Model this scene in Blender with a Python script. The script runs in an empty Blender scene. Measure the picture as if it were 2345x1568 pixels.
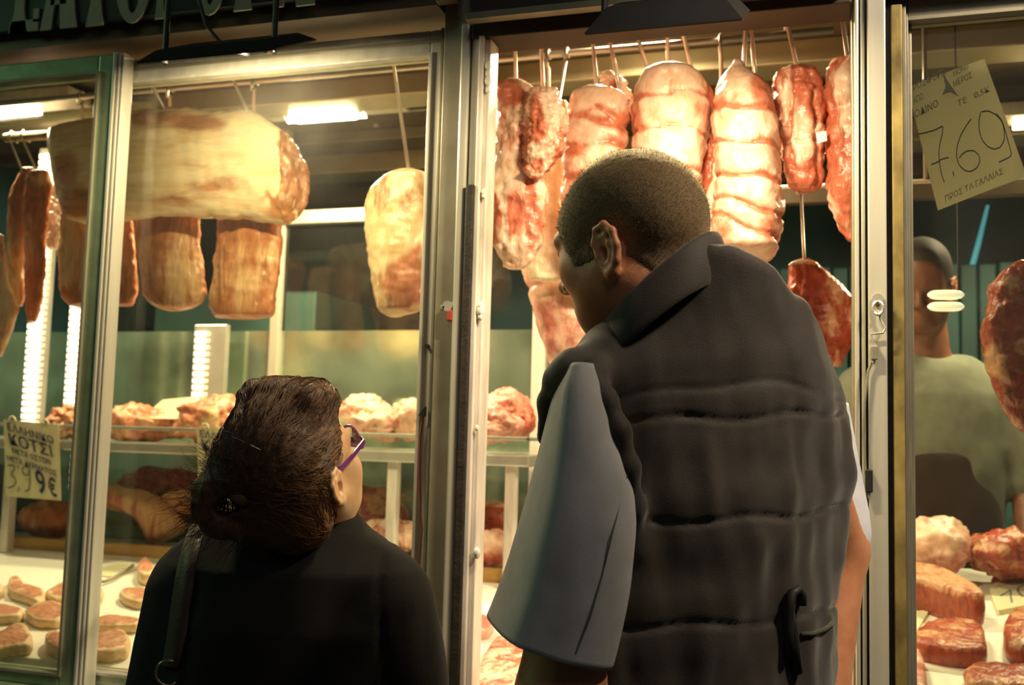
import bpy, bmesh, math, random
import numpy as np
from math import sin, cos, radians, pi, sqrt
from mathutils import Vector, Matrix, noise as mnoise
sc = bpy.context.scene
COL = sc.collection
random.seed(7)

# ------------------------------------------------------------------ camera, world, exposure, big lamps
FPX, CX, CY = 2350.0, 1172.5, 784.0
YAW, PITCH, ROLL = radians(17.5), radians(5.2), radians(1.56)
CAM = np.array([0.0, 0.0, 1.40])
DV = np.array([-sin(YAW)*cos(PITCH), cos(YAW)*cos(PITCH), sin(PITCH)])
r0 = np.array([cos(YAW), sin(YAW), 0.0]); u0 = np.cross(r0, DV)
RV = cos(ROLL)*r0 + sin(ROLL)*u0
UV_ = -sin(ROLL)*r0 + cos(ROLL)*u0
cam = bpy.data.cameras.new('camera'); camo = bpy.data.objects.new('camera', cam); COL.objects.link(camo)
cam.sensor_width = 36.0; cam.lens = FPX/2345.0*36.0; cam.clip_start = 0.02
M = Matrix(((RV[0], UV_[0], -DV[0], CAM[0]), (RV[1], UV_[1], -DV[1], CAM[1]), (RV[2], UV_[2], -DV[2], CAM[2]), (0, 0, 0, 1)))
camo.matrix_world = M
cam.dof.use_dof = True; cam.dof.focus_distance = 1.46; cam.dof.aperture_fstop = 5.0
sc.camera = camo
sc.view_settings.view_transform = 'Standard'; sc.view_settings.look = 'None'
sc.view_settings.gamma = 1.0; sc.view_settings.use_curve_mapping = False
sc.view_settings.exposure = 0.35
world = bpy.data.worlds.new('night'); sc.world = world; world.use_nodes = True
world.node_tree.nodes['Background'].inputs[0].default_value = (0.62, 0.72, 0.95, 1)
world.node_tree.nodes['Background'].inputs[1].default_value = 0.010

def lamp(name, kind, loc, power, color, size=0.1, size_y=None, target=None, spread=None):
    l = bpy.data.lights.new(name, kind); l.energy = power; l.color = color
    if kind == 'AREA':
        l.size = size
        if size_y: l.shape = 'RECTANGLE'; l.size_y = size_y
        if spread: l.spread = spread
    else: l.shadow_soft_size = size
    o = bpy.data.objects.new(name, l); COL.objects.link(o); o.location = loc
    if target is not None:
        o.rotation_euler = (Vector(target)-Vector(loc)).to_track_quat('-Z', 'Y').to_euler()
    return o
WARM = (1.0, 0.80, 0.48)
# unseen fill lamp added behind and above the camera, and the greenish tube further down the aisle
lamp('unseen_fill_lamp', 'AREA', (0.5, -1.3, 4.6), 9.0, (0.95, 0.92, 0.90), 1.2, 1.2, (-0.2, 1.4, 1.2))
lamp('aisle_tube_lamp', 'AREA', (-4.6, 0.9, 2.9), 12.0, (0.55, 1.0, 0.50), 0.9, 0.2, (-1.5, 1.85, 1.5))
pl = lamp('unseen_side_spot', 'SPOT', (1.05, 1.0, 2.9), 150.0, (1.0, 0.80, 0.58), 0.09, None, (0.12, 1.74, 1.76)); pl.data.spot_size = radians(47); pl.data.spot_blend = 0.5  # unseen spot, its cone shaped to brighten the vest and price card

# ------------------------------------------------------------------ pixel helpers (a pixel of the photograph -> a point in the place)
def ray(u, v): return DV + (u-CX)/FPX*RV + (CY-v)/FPX*UV_
def P(u, v, Y):
    w = ray(u, v); return CAM + w*(Y-CAM[1])/w[1]
def PD(u, v, Z): return CAM + ray(u, v)*Z
def PZ(u, v, z):
    w = ray(u, v); return CAM + w*(z-CAM[2])/w[2]

# ------------------------------------------------------------------ object helpers
def link_mesh(name, verts, faces, mat, parent=None, origin=None, smooth=True, attrs=None):
    V = np.asarray(verts, dtype=float)
    if origin is None:
        mn, mx = V.min(0), V.max(0); origin = np.array([(mn[0]+mx[0])/2, (mn[1]+mx[1])/2, mn[2]])
    origin = np.asarray(origin, float)
    me = bpy.data.meshes.new(name)
    me.from_pydata((V-origin).tolist(), [], [list(map(int, f)) for f in faces]); me.update()
    if smooth:
        me.polygons.foreach_set('use_smooth', [True]*len(me.polygons))
    if attrs:
        for k, a in attrs.items():
            at = me.attributes.new(k, 'FLOAT', 'POINT'); at.data.foreach_set('value', np.asarray(a, np.float32))
    if mat: me.materials.append(mat)
    o = bpy.data.objects.new(name, me); COL.objects.link(o)
    o['wloc'] = [float(x) for x in origin]
    if parent is not None:
        o.parent = parent; pl = parent['wloc']
        o.location = [origin[i]-pl[i] for i in range(3)]
    else: o.location = origin
    return o
def empty(name, loc):
    o = bpy.data.objects.new(name, None); COL.objects.link(o); o.location = loc; o.empty_display_size = 0.05
    o['wloc'] = [float(x) for x in loc]; return o
def tag(o, label, cat, group=None):
    o['label'] = label; o['category'] = cat
    if group: o['group'] = group
    return o
def struct(o):
    o['kind'] = 'structure'; return o

class MB:
    def __init__(s): s.v = []; s.f = []; s.sm = []
    def add(s, V, Fs):
        b = len(s.v); s.v += [tuple(map(float, p)) for p in V]; s.f += [tuple(i+b for i in f) for f in Fs]; return s
    def box(s, x0, x1, y0, y1, z0, z1):
        V = [(x, y, z) for x in (x0, x1) for y in (y0, y1) for z in (z0, z1)]
        return s.add(V, [(0, 1, 3, 2), (4, 6, 7, 5), (0, 4, 5, 1), (2, 3, 7, 6), (0, 2, 6, 4), (1, 5, 7, 3)])
    def hexa(s, lo, hi):   # two quads, matching order
        V = list(lo)+list(hi)
        return s.add(V, [(3, 2, 1, 0), (4, 5, 6, 7), (0, 1, 5, 4), (1, 2, 6, 5), (2, 3, 7, 6), (3, 0, 4, 7)])
    def tube(s, pts, r, n=8, caps=True):
        pts = [Vector(p) for p in pts]; rs = r if hasattr(r, '__len__') else [r]*len(pts)
        b = len(s.v); up = None
        for i, p in enumerate(pts):
            t = (pts[min(i+1, len(pts)-1)]-pts[max(i-1, 0)]).normalized()
            if up is None:
                up = Vector((0, 0, 1)) if abs(t.z) < 0.9 else Vector((1, 0, 0))
            a = t.cross(up).normalized(); up = a.cross(t).normalized(); c = up
            for k in range(n):
                th = 2*pi*k/n; s.v.append(tuple(p+(a*cos(th)+c*sin(th))*rs[i]))
        for i in range(len(pts)-1):
            for k in range(n):
                k2 = (k+1) % n
                s.f.append((b+i*n+k, b+i*n+k2, b+(i+1)*n+k2, b+(i+1)*n+k))
        if caps:
            s.f.append(tuple(b+k for k in range(n))[::-1]); e = b+(len(pts)-1)*n
            s.f.append(tuple(e+k for k in range(n)))
        return s
    def prism(s, poly, d):    # polygon of 3d points extruded by vector d
        n = len(poly); d = Vector(d); b = len(s.v)
        s.v += [tuple(map(float, p)) for p in poly]; s.v += [tuple(Vector(p)+d) for p in poly]
        s.f.append(tuple(b+i for i in range(n))[::-1]); s.f.append(tuple(b+n+i for i in range(n)))
        for i in range(n): s.f.append((b+i, b+(i+1) % n, b+n+(i+1) % n, b+n+i))
        return s
    def build(s, name, mat, parent=None, bevel=0, smooth=False, origin=None):
        o = link_mesh(name, s.v, s.f, mat, parent, origin, smooth)
        bm = bmesh.new(); bm.from_mesh(o.data); bmesh.ops.recalc_face_normals(bm, faces=bm.faces); bm.to_mesh(o.data); bm.free()
        if bevel:
            m = o.modifiers.new('bevel', 'BEVEL'); m.width = bevel; m.segments = 2; m.limit_method = 'ANGLE'
        return o

# ------------------------------------------------------------------ materials
def newmat(name):
    m = bpy.data.materials.new(name); m.use_nodes = True
    nt = m.node_tree; return m, nt, nt.nodes['Principled BSDF']
def N(nt, t, **kw):
    n = nt.nodes.new(t)
    for k, v in kw.items(): setattr(n, k, v)
    return n
def simple(name, col, rough=0.5, metal=0.0, nscale=0, namt=0.15, bump=0.0, bscale=200, spec=0.5, stretch=None):
    m, nt, b = newmat(name)
    b.inputs['Roughness'].default_value = rough; b.inputs['Metallic'].default_value = metal
    b.inputs['Specular IOR Level'].default_value = spec
    b.inputs['Base Color'].default_value = (*col, 1)
    tc = N(nt, 'ShaderNodeTexCoord'); src = tc.outputs['Object']
    if stretch:
        mp = N(nt, 'ShaderNodeMapping'); mp.inputs['Scale'].default_value = stretch
        nt.links.new(src, mp.inputs['Vector']); src = mp.outputs[0]
    if nscale:
        n = N(nt, 'ShaderNodeTexNoise'); n.inputs['Scale'].default_value = nscale; n.inputs['Detail'].default_value = 5
        nt.links.new(src, n.inputs['Vector'])
        r = N(nt, 'ShaderNodeValToRGB')
        r.color_ramp.elements[0].position = 0.3; r.color_ramp.elements[1].position = 0.7
        r.color_ramp.elements[0].color = (*[c*(1-namt) for c in col], 1); r.color_ramp.elements[1].color = (*[min(1, c*(1+namt)) for c in col], 1)
        nt.links.new(n.outputs['Fac'], r.inputs[0]); nt.links.new(r.outputs[0], b.inputs['Base Color'])
    if bump:
        n2 = N(nt, 'ShaderNodeTexNoise'); n2.inputs['Scale'].default_value = bscale; n2.inputs['Detail'].default_value = 4
        nt.links.new(src, n2.inputs['Vector'])
        bp = N(nt, 'ShaderNodeBump'); bp.inputs['Strength'].default_value = bump; bp.inputs['Distance'].default_value = 0.002
        nt.links.new(n2.outputs['Fac'], bp.inputs['Height']); nt.links.new(bp.outputs[0], b.inputs['Normal'])
    return m
def emit(name, col, strength):
    m, nt, b = newmat(name); b.inputs['Base Color'].default_value = (*col, 1)
    b.inputs['Emission Color'].default_value = (*col, 1); b.inputs['Emission Strength'].default_value = strength
    return m
def glassmat(name, tint=(0.93, 0.96, 0.92), haze=0.02):
    m, nt, b = newmat(name); nt.nodes.remove(b); out = nt.nodes['Material Output']
    tr = N(nt, 'ShaderNodeBsdfTransparent'); tr.inputs[0].default_value = (*tint, 1)
    gl = N(nt, 'ShaderNodeBsdfGlossy'); gl.inputs['Roughness'].default_value = 0.02
    fr = N(nt, 'ShaderNodeFresnel'); fr.inputs['IOR'].default_value = 1.35
    mx = N(nt, 'ShaderNodeMixShader'); nt.links.new(fr.outputs[0], mx.inputs[0]); nt.links.new(tr.outputs[0], mx.inputs[1]); nt.links.new(gl.outputs[0], mx.inputs[2])
    df = N(nt, 'ShaderNodeBsdfDiffuse'); df.inputs[0].default_value = (0.8, 0.8, 0.75, 1)
    nz = N(nt, 'ShaderNodeTexNoise'); nz.inputs['Scale'].default_value = 7; nz.inputs['Detail'].default_value = 6
    tc = N(nt, 'ShaderNodeTexCoord'); nt.links.new(tc.outputs['Object'], nz.inputs['Vector'])
    mt = N(nt, 'ShaderNodeMath', operation='MULTIPLY'); mt.inputs[1].default_value = haze*2; nt.links.new(nz.outputs['Fac'], mt.inputs[0])
    m2 = N(nt, 'ShaderNodeMixShader'); nt.links.new(mt.outputs[0], m2.inputs[0]); nt.links.new(mx.outputs[0], m2.inputs[1]); nt.links.new(df.outputs[0], m2.inputs[2])
    nt.links.new(m2.outputs[0], out.inputs['Surface']); return m
def meatmat(name, lean, fat, scale=18, stretch=(1, 1, 1), rough=0.32, contrast=0.16, deep=None, sss=0.12, bump=0.5, namp=1.5):
    """lean/fat mottled flesh: attribute 'fat' (0 lean .. 1 fat) shifted by noise"""
    m, nt, b = newmat(name)
    tc = N(nt, 'ShaderNodeTexCoord'); mp = N(nt, 'ShaderNodeMapping'); mp.inputs['Scale'].default_value = stretch
    nt.links.new(tc.outputs['Object'], mp.inputs['Vector'])
    oi = N(nt, 'ShaderNodeObjectInfo'); ad = N(nt, 'ShaderNodeVectorMath', operation='ADD')
    ml = N(nt, 'ShaderNodeMath', operation='MULTIPLY'); ml.inputs[1].default_value = 31.0
    nt.links.new(oi.outputs['Random'], ml.inputs[0]); nt.links.new(mp.outputs[0], ad.inputs[0]); nt.links.new(ml.outputs[0], ad.inputs[1])
    n1 = N(nt, 'ShaderNodeTexNoise'); n1.inputs['Scale'].default_value = scale; n1.inputs['Detail'].default_value = 6; n1.inputs['Roughness'].default_value = 0.62; n1.inputs['Distortion'].default_value = 0.7
    n2 = N(nt, 'ShaderNodeTexNoise'); n2.inputs['Scale'].default_value = scale*3.3; n2.inputs['Detail'].default_value = 5
    for n in (n1, n2): nt.links.new(ad.outputs[0], n.inputs['Vector'])
    at = N(nt, 'ShaderNodeAttribute', attribute_name='fat')
    s1 = N(nt, 'ShaderNodeMath', operation='SUBTRACT'); s1.inputs[1].default_value = 0.5; nt.links.new(n1.outputs['Fac'], s1.inputs[0])
    s1b = N(nt, 'ShaderNodeMath', operation='MULTIPLY'); s1b.inputs[1].default_value = namp; nt.links.new(s1.outputs[0], s1b.inputs[0])
    s2 = N(nt, 'ShaderNodeMath', operation='ADD'); nt.links.new(at.outputs['Fac'], s2.inputs[0]); nt.links.new(s1b.outputs[0], s2.inputs[1])
    mr = N(nt, 'ShaderNodeMapRange'); mr.interpolation_type = 'SMOOTHSTEP'
    mr.inputs['From Min'].default_value = 0.5-contrast; mr.inputs['From Max'].default_value = 0.5+contrast
    nt.links.new(s2.outputs[0], mr.inputs['Value'])
    lr = N(nt, 'ShaderNodeValToRGB'); e = lr.color_ramp.elements
    dp = deep or tuple(c*0.6 for c in lean)
    e[0].position = 0.3; e[0].color = (*dp, 1); e[1].position = 0.62; e[1].color = (*lean, 1)
    nt.links.new(n2.outputs['Fac'], lr.inputs[0])
    fr = N(nt, 'ShaderNodeValToRGB'); e = fr.color_ramp.elements
    e[0].position = 0.3; e[0].color = (fat[0]*0.9, fat[1]*0.76, fat[2]*0.62, 1); e[1].position = 0.6; e[1].color = (*fat, 1)
    nt.links.new(n2.outputs['Fac'], fr.inputs[0])
    mx = N(nt, 'ShaderNodeMixRGB'); nt.links.new(mr.outputs[0], mx.inputs[0]); nt.links.new(lr.outputs[0], mx.inputs[1]); nt.links.new(fr.outputs[0], mx.inputs[2])
    nt.links.new(mx.outputs[0], b.inputs['Base Color'])
    b.inputs['Roughness'].default_value = rough
    rr = N(nt, 'ShaderNodeMapRange'); rr.inputs['To Min'].default_value = rough-0.12; rr.inputs['To Max'].default_value = rough+0.2
    nt.links.new(n2.outputs['Fac'], rr.inputs['Value']); nt.links.new(rr.outputs[0], b.inputs['Roughness'])
    b.inputs['Subsurface Weight'].default_value = sss; b.inputs['Subsurface Radius'].default_value = (0.02, 0.007, 0.004); b.inputs['Subsurface Scale'].default_value = 0.5
    bp = N(nt, 'ShaderNodeBump'); bp.inputs['Strength'].default_value = bump*1.5; bp.inputs['Distance'].default_value = 0.005
    mm = N(nt, 'ShaderNodeMath', operation='ADD'); nt.links.new(n1.outputs['Fac'], mm.inputs[0]); nt.links.new(n2.outputs['Fac'], mm.inputs[1])
    nt.links.new(mm.outputs[0], bp.inputs['Height']); nt.links.new(bp.outputs[0], b.inputs['Normal'])
    return m

ALU = simple('brushed_aluminium', (0.58, 0.56, 0.46), 0.36, 0.35, 30, 0.15, 0.1, 400, stretch=(1, 1, 0.05))
ALU_D = simple('dull_aluminium', (0.26, 0.24, 0.17), 0.45, 0.35, 12, 0.2, 0.1, 300)
ALU_G = simple('green_lit_aluminium', (0.27, 0.34, 0.21), 0.45, 0.6, 25, 0.15, 0.1, 300)  # green cast of the aisle light put into the base colour
ALU_W = simple('worn_white_aluminium', (0.72, 0.66, 0.58), 0.45, 0.2, 40, 0.25, 0.2, 300, stretch=(1, 1, 0.2))
STEEL = simple('stainless_steel', (0.55, 0.54, 0.46), 0.28, 0.5, 20, 0.1, 0.05, 300)
ROD = simple('hook_steel', (0.55, 0.48, 0.40), 0.35, 0.8)
BRASSY = simple('stained_yellow_strip', (0.26, 0.20, 0.06), 0.55, 0.3, 22, 0.6, 0.3, 120, stretch=(1, 1, 0.5))
BLACK = simple('black_paint', (0.012, 0.011, 0.010), 0.5, 0, 20, 0.3)
SEAL = simple('black_rubber_seal', (0.02, 0.014, 0.01), 0.6, 0, 60, 0.5, 0.5, 150)
SIGN = simple('sign_board_paint', (0.012, 0.020, 0.020), 0.5, 0, 8, 0.3)
LETTER = simple('sign_letter_paint', (0.30, 0.31, 0.20), 0.6, 0, 20, 0.15)
FASCIA = simple('brown_fascia', (0.12, 0.085, 0.05), 0.45, 0.3, 6, 0.25)
DARKBEAM = simple('dark_beam', (0.045, 0.032, 0.02), 0.6, 0.2, 8, 0.3)
WHITEB = simple('white_cutting_board', (0.80, 0.78, 0.66), 0.45, 0, 6, 0.05, 0.1, 60)
WOOD = simple('yellow_wood', (0.56, 0.33, 0.09), 0.5, 0, 14, 0.25, 0.1, 80, stretch=(0.3, 3, 3))
CEIL = simple('brown_metal_ceiling', (0.13, 0.10, 0.06), 0.45, 0.5, 5, 0.2)
CEIL2 = simple('pale_metal_rib', (0.40, 0.34, 0.20), 0.4, 0.6, 5, 0.2)
TEAL = simple('dark_teal_wall', (0.012, 0.060, 0.068), 0.6, 0, 2.2, 0.75)
TEAL2 = simple('teal_curtain', (0.025, 0.09, 0.085), 0.6, 0, 5, 0.5)
PAPER = simple('cream_paper', (0.86, 0.83, 0.62), 0.6, 0, 15, 0.05, 0.15, 30)
_nt = PAPER.node_tree; _tl = _nt.nodes.new('ShaderNodeBsdfTranslucent'); _tl.inputs[0].default_value = (0.9, 0.85, 0.62, 1); _mx = _nt.nodes.new('ShaderNodeMixShader'); _mx.inputs[0].default_value = 0.5
_nt.links.new(_nt.nodes['Principled BSDF'].outputs[0], _mx.inputs[1]); _nt.links.new(_tl.outputs[0], _mx.inputs[2]); _nt.links.new(_mx.outputs[0], _nt.nodes['Material Output'].inputs['Surface'])
CARD = simple('yellowed_card', (0.62, 0.58, 0.34), 0.6, 0, 25, 0.08)
INK = simple('navy_ink', (0.018, 0.022, 0.085), 0.6)
PEN = simple('dark_felt_pen', (0.06, 0.07, 0.05), 0.6)
PENCIL = simple('faint_pencil', (0.50, 0.48, 0.34), 0.7)
PENG = simple('grey_green_pen', (0.13, 0.16, 0.13), 0.6)
SKIN = simple('skin', (0.52, 0.27, 0.14), 0.5, 0, 60, 0.12, 0.15, 250)
GLASS = glassmat('window_glass', haze=0.012)
CLEAR = glassmat('clear_glass', (0.96, 0.98, 0.96), 0.004)
FLOORM = simple('stone_paving', (0.16, 0.15, 0.13), 0.5, 0, 3, 0.3, 0.2, 20)
WALLM = simple('grey_tile', (0.25, 0.25, 0.23), 0.4, 0, 3, 0.2)
SILI = simple('white_sealant', (0.75, 0.70, 0.62), 0.5, 0, 60, 0.15, 0.4, 120)

PORK = meatmat('pork_meat', (0.62, 0.22, 0.11), (0.80, 0.58, 0.34), 16, (1, 1, 0.45))
LOIN = meatmat('aged_loin', (0.54, 0.18, 0.065), (0.78, 0.48, 0.25), 20, (1.2, 1.2, 0.28), contrast=0.2)
SLAB = meatmat('pork_side_fat', (0.52, 0.21, 0.08), (0.84, 0.64, 0.40), 9, (0.35, 1, 1.4), rough=0.24, contrast=0.20, bump=0.45, namp=1.3)
ROLLM = meatmat('tied_pork_roll', (0.64, 0.19, 0.10), (0.84, 0.56, 0.42), 15, (1, 1, 0.8), contrast=0.22)
REDM = meatmat('red_meat', (0.64, 0.17, 0.09), (0.86, 0.62, 0.47), 17, (1.3, 1.3, 0.45), contrast=0.13, rough=0.25)
PINKM = meatmat('pink_meat', (0.68, 0.22, 0.16), (0.86, 0.60, 0.45), 15, (1, 1, 0.7), contrast=0.25)
BEEF = meatmat('beef', (0.40, 0.075, 0.035), (0.64, 0.36, 0.20), 22, (1, 1, 0.6), contrast=0.14, rough=0.25)
FATM = meatmat('white_fat', (0.78, 0.58, 0.38), (0.86, 0.78, 0.56), 26, (1, 1, 0.5), contrast=0.3, rough=0.4)
CHOP = meatmat('pork_chop_meat', (0.64, 0.27, 0.14), (0.82, 0.62, 0.38), 22, contrast=0.2, rough=0.4)

# ------------------------------------------------------------------ lofted flesh
def interp(xs, ys, x): return np.interp(x, xs, ys)
def fnoise(p, s, seed=0.0, oct=3):
    return mnoise.fractal(Vector((p[0]*s+seed, p[1]*s+seed*1.7, p[2]*s-seed)), 1.0, 2.0, oct)
def fatvalue(u, v, base, blobs):
    f = base
    for (bu, bv, ru, rv, val) in blobs:
        w = math.exp(-(((u-bu)/ru)**2+((v-bv)/rv)**2)); f = f*(1-w)+val*w
    return f
def hang(name, mat, prof, Y, depth, label, cat='meat', group=None, base=0.5, blobs=(), grooves=(), amp=0.006, nscale=14, axis='z',
         seed=None, n=76, m=64, power=2.4, cut=None, parent=None, creases=()):
    """a hanging piece: outline stations (v,uL,uR) or, lying along x, (u,vT,vB); a real rounded depth"""
    seed = random.uniform(0, 50) if seed is None else seed
    st = np.array(prof, float); t = st[:, 0]
    # resample, a little smoothed
    tt = np.linspace(t[0], t[-1], n)
    A = np.interp(tt, t, st[:, 1]); B = np.interp(tt, t, st[:, 2])
    for _ in range(2):
        A[1:-1] = (A[:-2]+2*A[1:-1]+A[2:])/4; B[1:-1] = (B[:-2]+2*B[1:-1]+B[2:])/4
    V = []; FAT = []; rings = 0
    ext = [(0, .45), (0, .78), (0, .94)] + [(i, 1.0) for i in range(n)] + [(n-1, .94), (n-1, .78), (n-1, .45)]
    L = abs(t[-1]-t[0])
    for q, (i, s) in enumerate(ext):
        a, b = A[i], B[i]; c0 = (a+b)/2; h = (b-a)/2*s
        off = 0
        if q < 3: off = -(1-s)*min(h*0.6, 9)
        if q > n+2: off = (1-s)*min(h*0.6, 9)
        if axis == 'z':
            pl = P(c0-h, tt[i]+off, Y); pr = P(c0+h, tt[i]+off, Y); pc = (pl+pr)/2; ex = (pr-pl)/2; ax = Vector((0, 0, 1))
        else:
            pl = P(tt[i]+off, c0-h, Y); pr = P(tt[i]+off, c0+h, Y); pc = (pl+pr)/2; ex = (pr-pl)/2
        hw = np.linalg.norm(ex); vd = np.array([pc[0]-CAM[0], pc[1]-CAM[1], 0.0]); vd /= np.linalg.norm(vd)
        dd = min(depth, hw*1.15) if s == 1.0 else min(depth, hw/s*1.15)*s
        for k in range(m):
            th = 2*pi*k/m; cx_, sy_ = cos(th), sin(th)
            px = math.copysign(abs(cx_)**(2/power), cx_); py = math.copysign(abs(sy_)**(2/power), sy_)
            p = pc+ex*px+vd*dd*py
            u = c0+h*px if axis == 'z' else tt[i]; v = tt[i] if axis == 'z' else c0+h*px
            nrm = ex/max(hw, 1e-6)*px + vd*py; nrm = nrm/(np.linalg.norm(nrm)+1e-9)
            dsp = amp*fnoise(p, nscale, seed)+amp*0.6*fnoise(p, nscale*3.1, seed+9, 2)+amp*.22*fnoise(p, nscale*8, seed+4, 2)
            f = fatvalue(u, v, base, blobs)
            for (v0, v1, gw, gd, lean) in grooves:
                fr = (px+1)/2; gv = v0+(v1-v0)*fr + 9*sin(fr*7+v0)*0.6
                w = math.exp(-((v-gv)/gw)**2)
                wob = 0.75+0.5*fnoise(p, 25, seed+3); dsp -= gd*w*wob; f = f*(1-w*lean)
            for (ua, va, ub, vb, gw, gd, lean) in creases:
                d_ = np.array([ub-ua, vb-va], float); l2 = (d_**2).sum(); tq = max(0, min(1, ((u-ua)*d_[0]+(v-va)*d_[1])/l2))
                dist = math.hypot(u-ua-tq*d_[0], v-va-tq*d_[1]); w = math.exp(-(dist/gw)**2); dsp -= gd*w; f = f*(1-w*lean) if lean >= 0 else f*(1-w)+w*(-lean)
            p = p+nrm*dsp
            if cut:    # flat cut face at the right end: from a pixel on the near side to one on the far side
                q_ = (p-pc)@vd; s_ = (q_+depth)/(2*depth); xc = P(cut[0]+(cut[1]-cut[0])*s_, v, Y)[0]+vd[0]*q_+(-.010*((v-cut[2])/80.0)**2)
                if p[0] > xc: p[0] = xc+(p[0]-xc)*.10+.006*fnoise(p, 30, seed); f = .12+.45*(fnoise(p, 26, seed+2) > .20)
            V.append(p); FAT.append(f)
        rings += 1
    Fs = []
    for i in range(rings-1):
        for k in range(m):
            k2 = (k+1) % m; Fs.append((i*m+k, i*m+k2, (i+1)*m+k2, (i+1)*m+k))
    c = len(V); V.append(np.mean(V[:m], 0)); FAT.append(FAT[0]); V.append(np.mean(V[(rings-1)*m:rings*m], 0)); FAT.append(FAT[-2])
    for k in range(m):
        k2 = (k+1) % m; Fs.append((c, k2, k)); Fs.append((c+1, (rings-1)*m+k, (rings-1)*m+k2))
    if axis == 'x': pass
    o = link_mesh(name, V, Fs, mat, parent, attrs={'fat': FAT})
    bm = bmesh.new(); bm.from_mesh(o.data); bmesh.ops.recalc_face_normals(bm, faces=bm.faces); bm.to_mesh(o.data); bm.free()
    if parent is None: tag(o, label, cat, group)
    return o

# sloping white counter: z as a function of Y
def cz(Y): return 0.874+(Y-1.90)*0.2046
def onc(u, v, h=0.0):   # pixel -> point on the counter plane raised by h
    w = ray(u, v); # CAM.z + w.z s = .874+h+(w.y s -1.90)*.2046
    s = (0.874+h-1.90*0.2046-CAM[2])/(w[2]-0.2046*w[1]); return CAM+w*s
def slabpiece(name, mat, outline, th, label, cat='meat', group=None, dome=0.2, rim=0.9, core=0.25, amp=0.003, seed=None, plane=onc, base_h=0.0, blobs=(), side=None, parent=None):
    """a cut lying on the counter; outline is its top edge in the photograph"""
    seed = random.uniform(0, 50) if seed is None else seed
    pts = np.array(outline, float); n = len(pts); K = 48
    # closed smooth resample
    seg = np.linalg.norm(np.roll(pts, -1, 0)-pts, axis=1); cum = np.concatenate([[0], np.cumsum(seg)]); q = np.linspace(0, cum[-1], K, endpoint=False)
    X = np.interp(q, cum, np.append(pts[:, 0], pts[0, 0])); Yp = np.interp(q, cum, np.append(pts[:, 1], pts[0, 1]))
    for _ in range(2):
        X = (np.roll(X, 1)+2*X+np.roll(X, -1))/4; Yp = (np.roll(Yp, 1)+2*Yp+np.roll(Yp, -1))/4
    top = np.array([plane(a, b, base_h+th) for a, b in zip(X, Yp)]); cen = top.mean(0); up = np.array([0, -0.2, 0.98])
    V = []; FAT = []
    def ring(s, h, f):
        for k in range(K):
            p = cen+(top[k]-cen)*s; p = p+up*(h-th); d_ = (top[k]-cen); d_ = d_/(np.linalg.norm(d_)+1e-9)
            dn = amp*fnoise(p, 30, seed)
            p = p+d_*dn+up*dn*0.6*(h > 0.001); V.append(p)
            u, v = X[k]*s+X.mean()*(1-s), Yp[k]*s+Yp.mean()*(1-s)
            FAT.append(fatvalue(u, v, f, blobs))
    sd = rim if side is None else side
    ring(0.94, 0.0, sd); ring(1.0, th*0.2, sd); ring(1.02, th*0.55, sd); ring(0.99, th*0.88, rim); ring(0.93, th*1.0, rim)
    for s, f in ((0.84, 0.3), (0.74, 0.0), (0.58, 0), (0.4, 0), (0.2, 0)):
        ring(s, th*(1+dome*(1-s*s)), core+(rim-core)*f)
    R = len(V)//K; Fs = []
    for i in range(R-1):
        for k in range(K):
            k2 = (k+1) % K; Fs.append((i*K+k, i*K+k2, (i+1)*K+k2, (i+1)*K+k))
    c = len(V); V.append(np.mean(V[(R-1)*K:], 0)); FAT.append(core)
    for k in range(K): Fs.append((c, (R-1)*K+k, (R-1)*K+(k+1) % K))
    Fs.append(tuple(range(K)))
    o = link_mesh(name, V, Fs, mat, parent, attrs={'fat': FAT})
    bm = bmesh.new(); bm.from_mesh(o.data); bmesh.ops.recalc_face_normals(bm, faces=bm.faces); bm.to_mesh(o.data); bm.free()
    if parent is None: tag(o, label, cat, group)
    return o

# ================================================================== THE SETTING
XL, XR, YB = -3.0, 1.5, 4.4
YF = 1.85
struct(MB().box(XL-1.5, XR+1.5, -2.2, YB+0.1, -0.1, 0.0).build('floor', FLOORM))
struct(MB().box(XL, XR, 1.80, 1.90, 0.0, 0.80).build('wall_front', WALLM))
struct(MB().box(XL-0.1, XL, 1.78, YB, 0.0, 2.9).build('wall_left', TEAL))
struct(MB().box(XR, XR+0.1, 1.78, YB, 0.0, 2.9).build('wall_right', TEAL))
wb = struct(MB().box(XL, XR, YB, YB+0.1, 0.0, 2.9).build('wall_back', TEAL))
ce = struct(MB().box(XL, XR, 1.93, YB, 2.40, 2.50).build('ceiling', CEIL))
for i, (y, w, z) in enumerate(((2.20, .05, 2.37), (2.62, .12, 2.34), (3.05, .06, 2.36), (3.35, .14, 2.33), (3.8, .10, 2.34))):
    MB().box(XL, XR, y-w/2, y+w/2, z, 2.40).build('ceiling_rib', CEIL2 if i % 2 else CEIL, ce, 0.004)
# header: fascia strip, beams
h = MB(); h.box(XL, -0.74, 1.80, 1.93, 2.235, 2.60)
struct(h.build('trim_1', FASCIA))
struct(MB().box(-0.672, 0.03, 1.80, 1.93, 2.20, 2.60).build('trim_2', DARKBEAM, bevel=0.004))
t3 = MB().box(-0.672, 0.03, 1.775, 1.80, 2.188, 2.202); struct(t3.build('trim_3', ALU_D, bevel=0.002))
struct(MB().box(-0.672, 0.03, 1.815, 1.90, 2.166, 2.20).build('trim_4', DARKBEAM, bevel=0.003))
struct(MB().box(XL, XR, 1.78, 1.95, 0.78, 0.852).build('trim_5', ALU_G, bevel=0.005))
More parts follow.
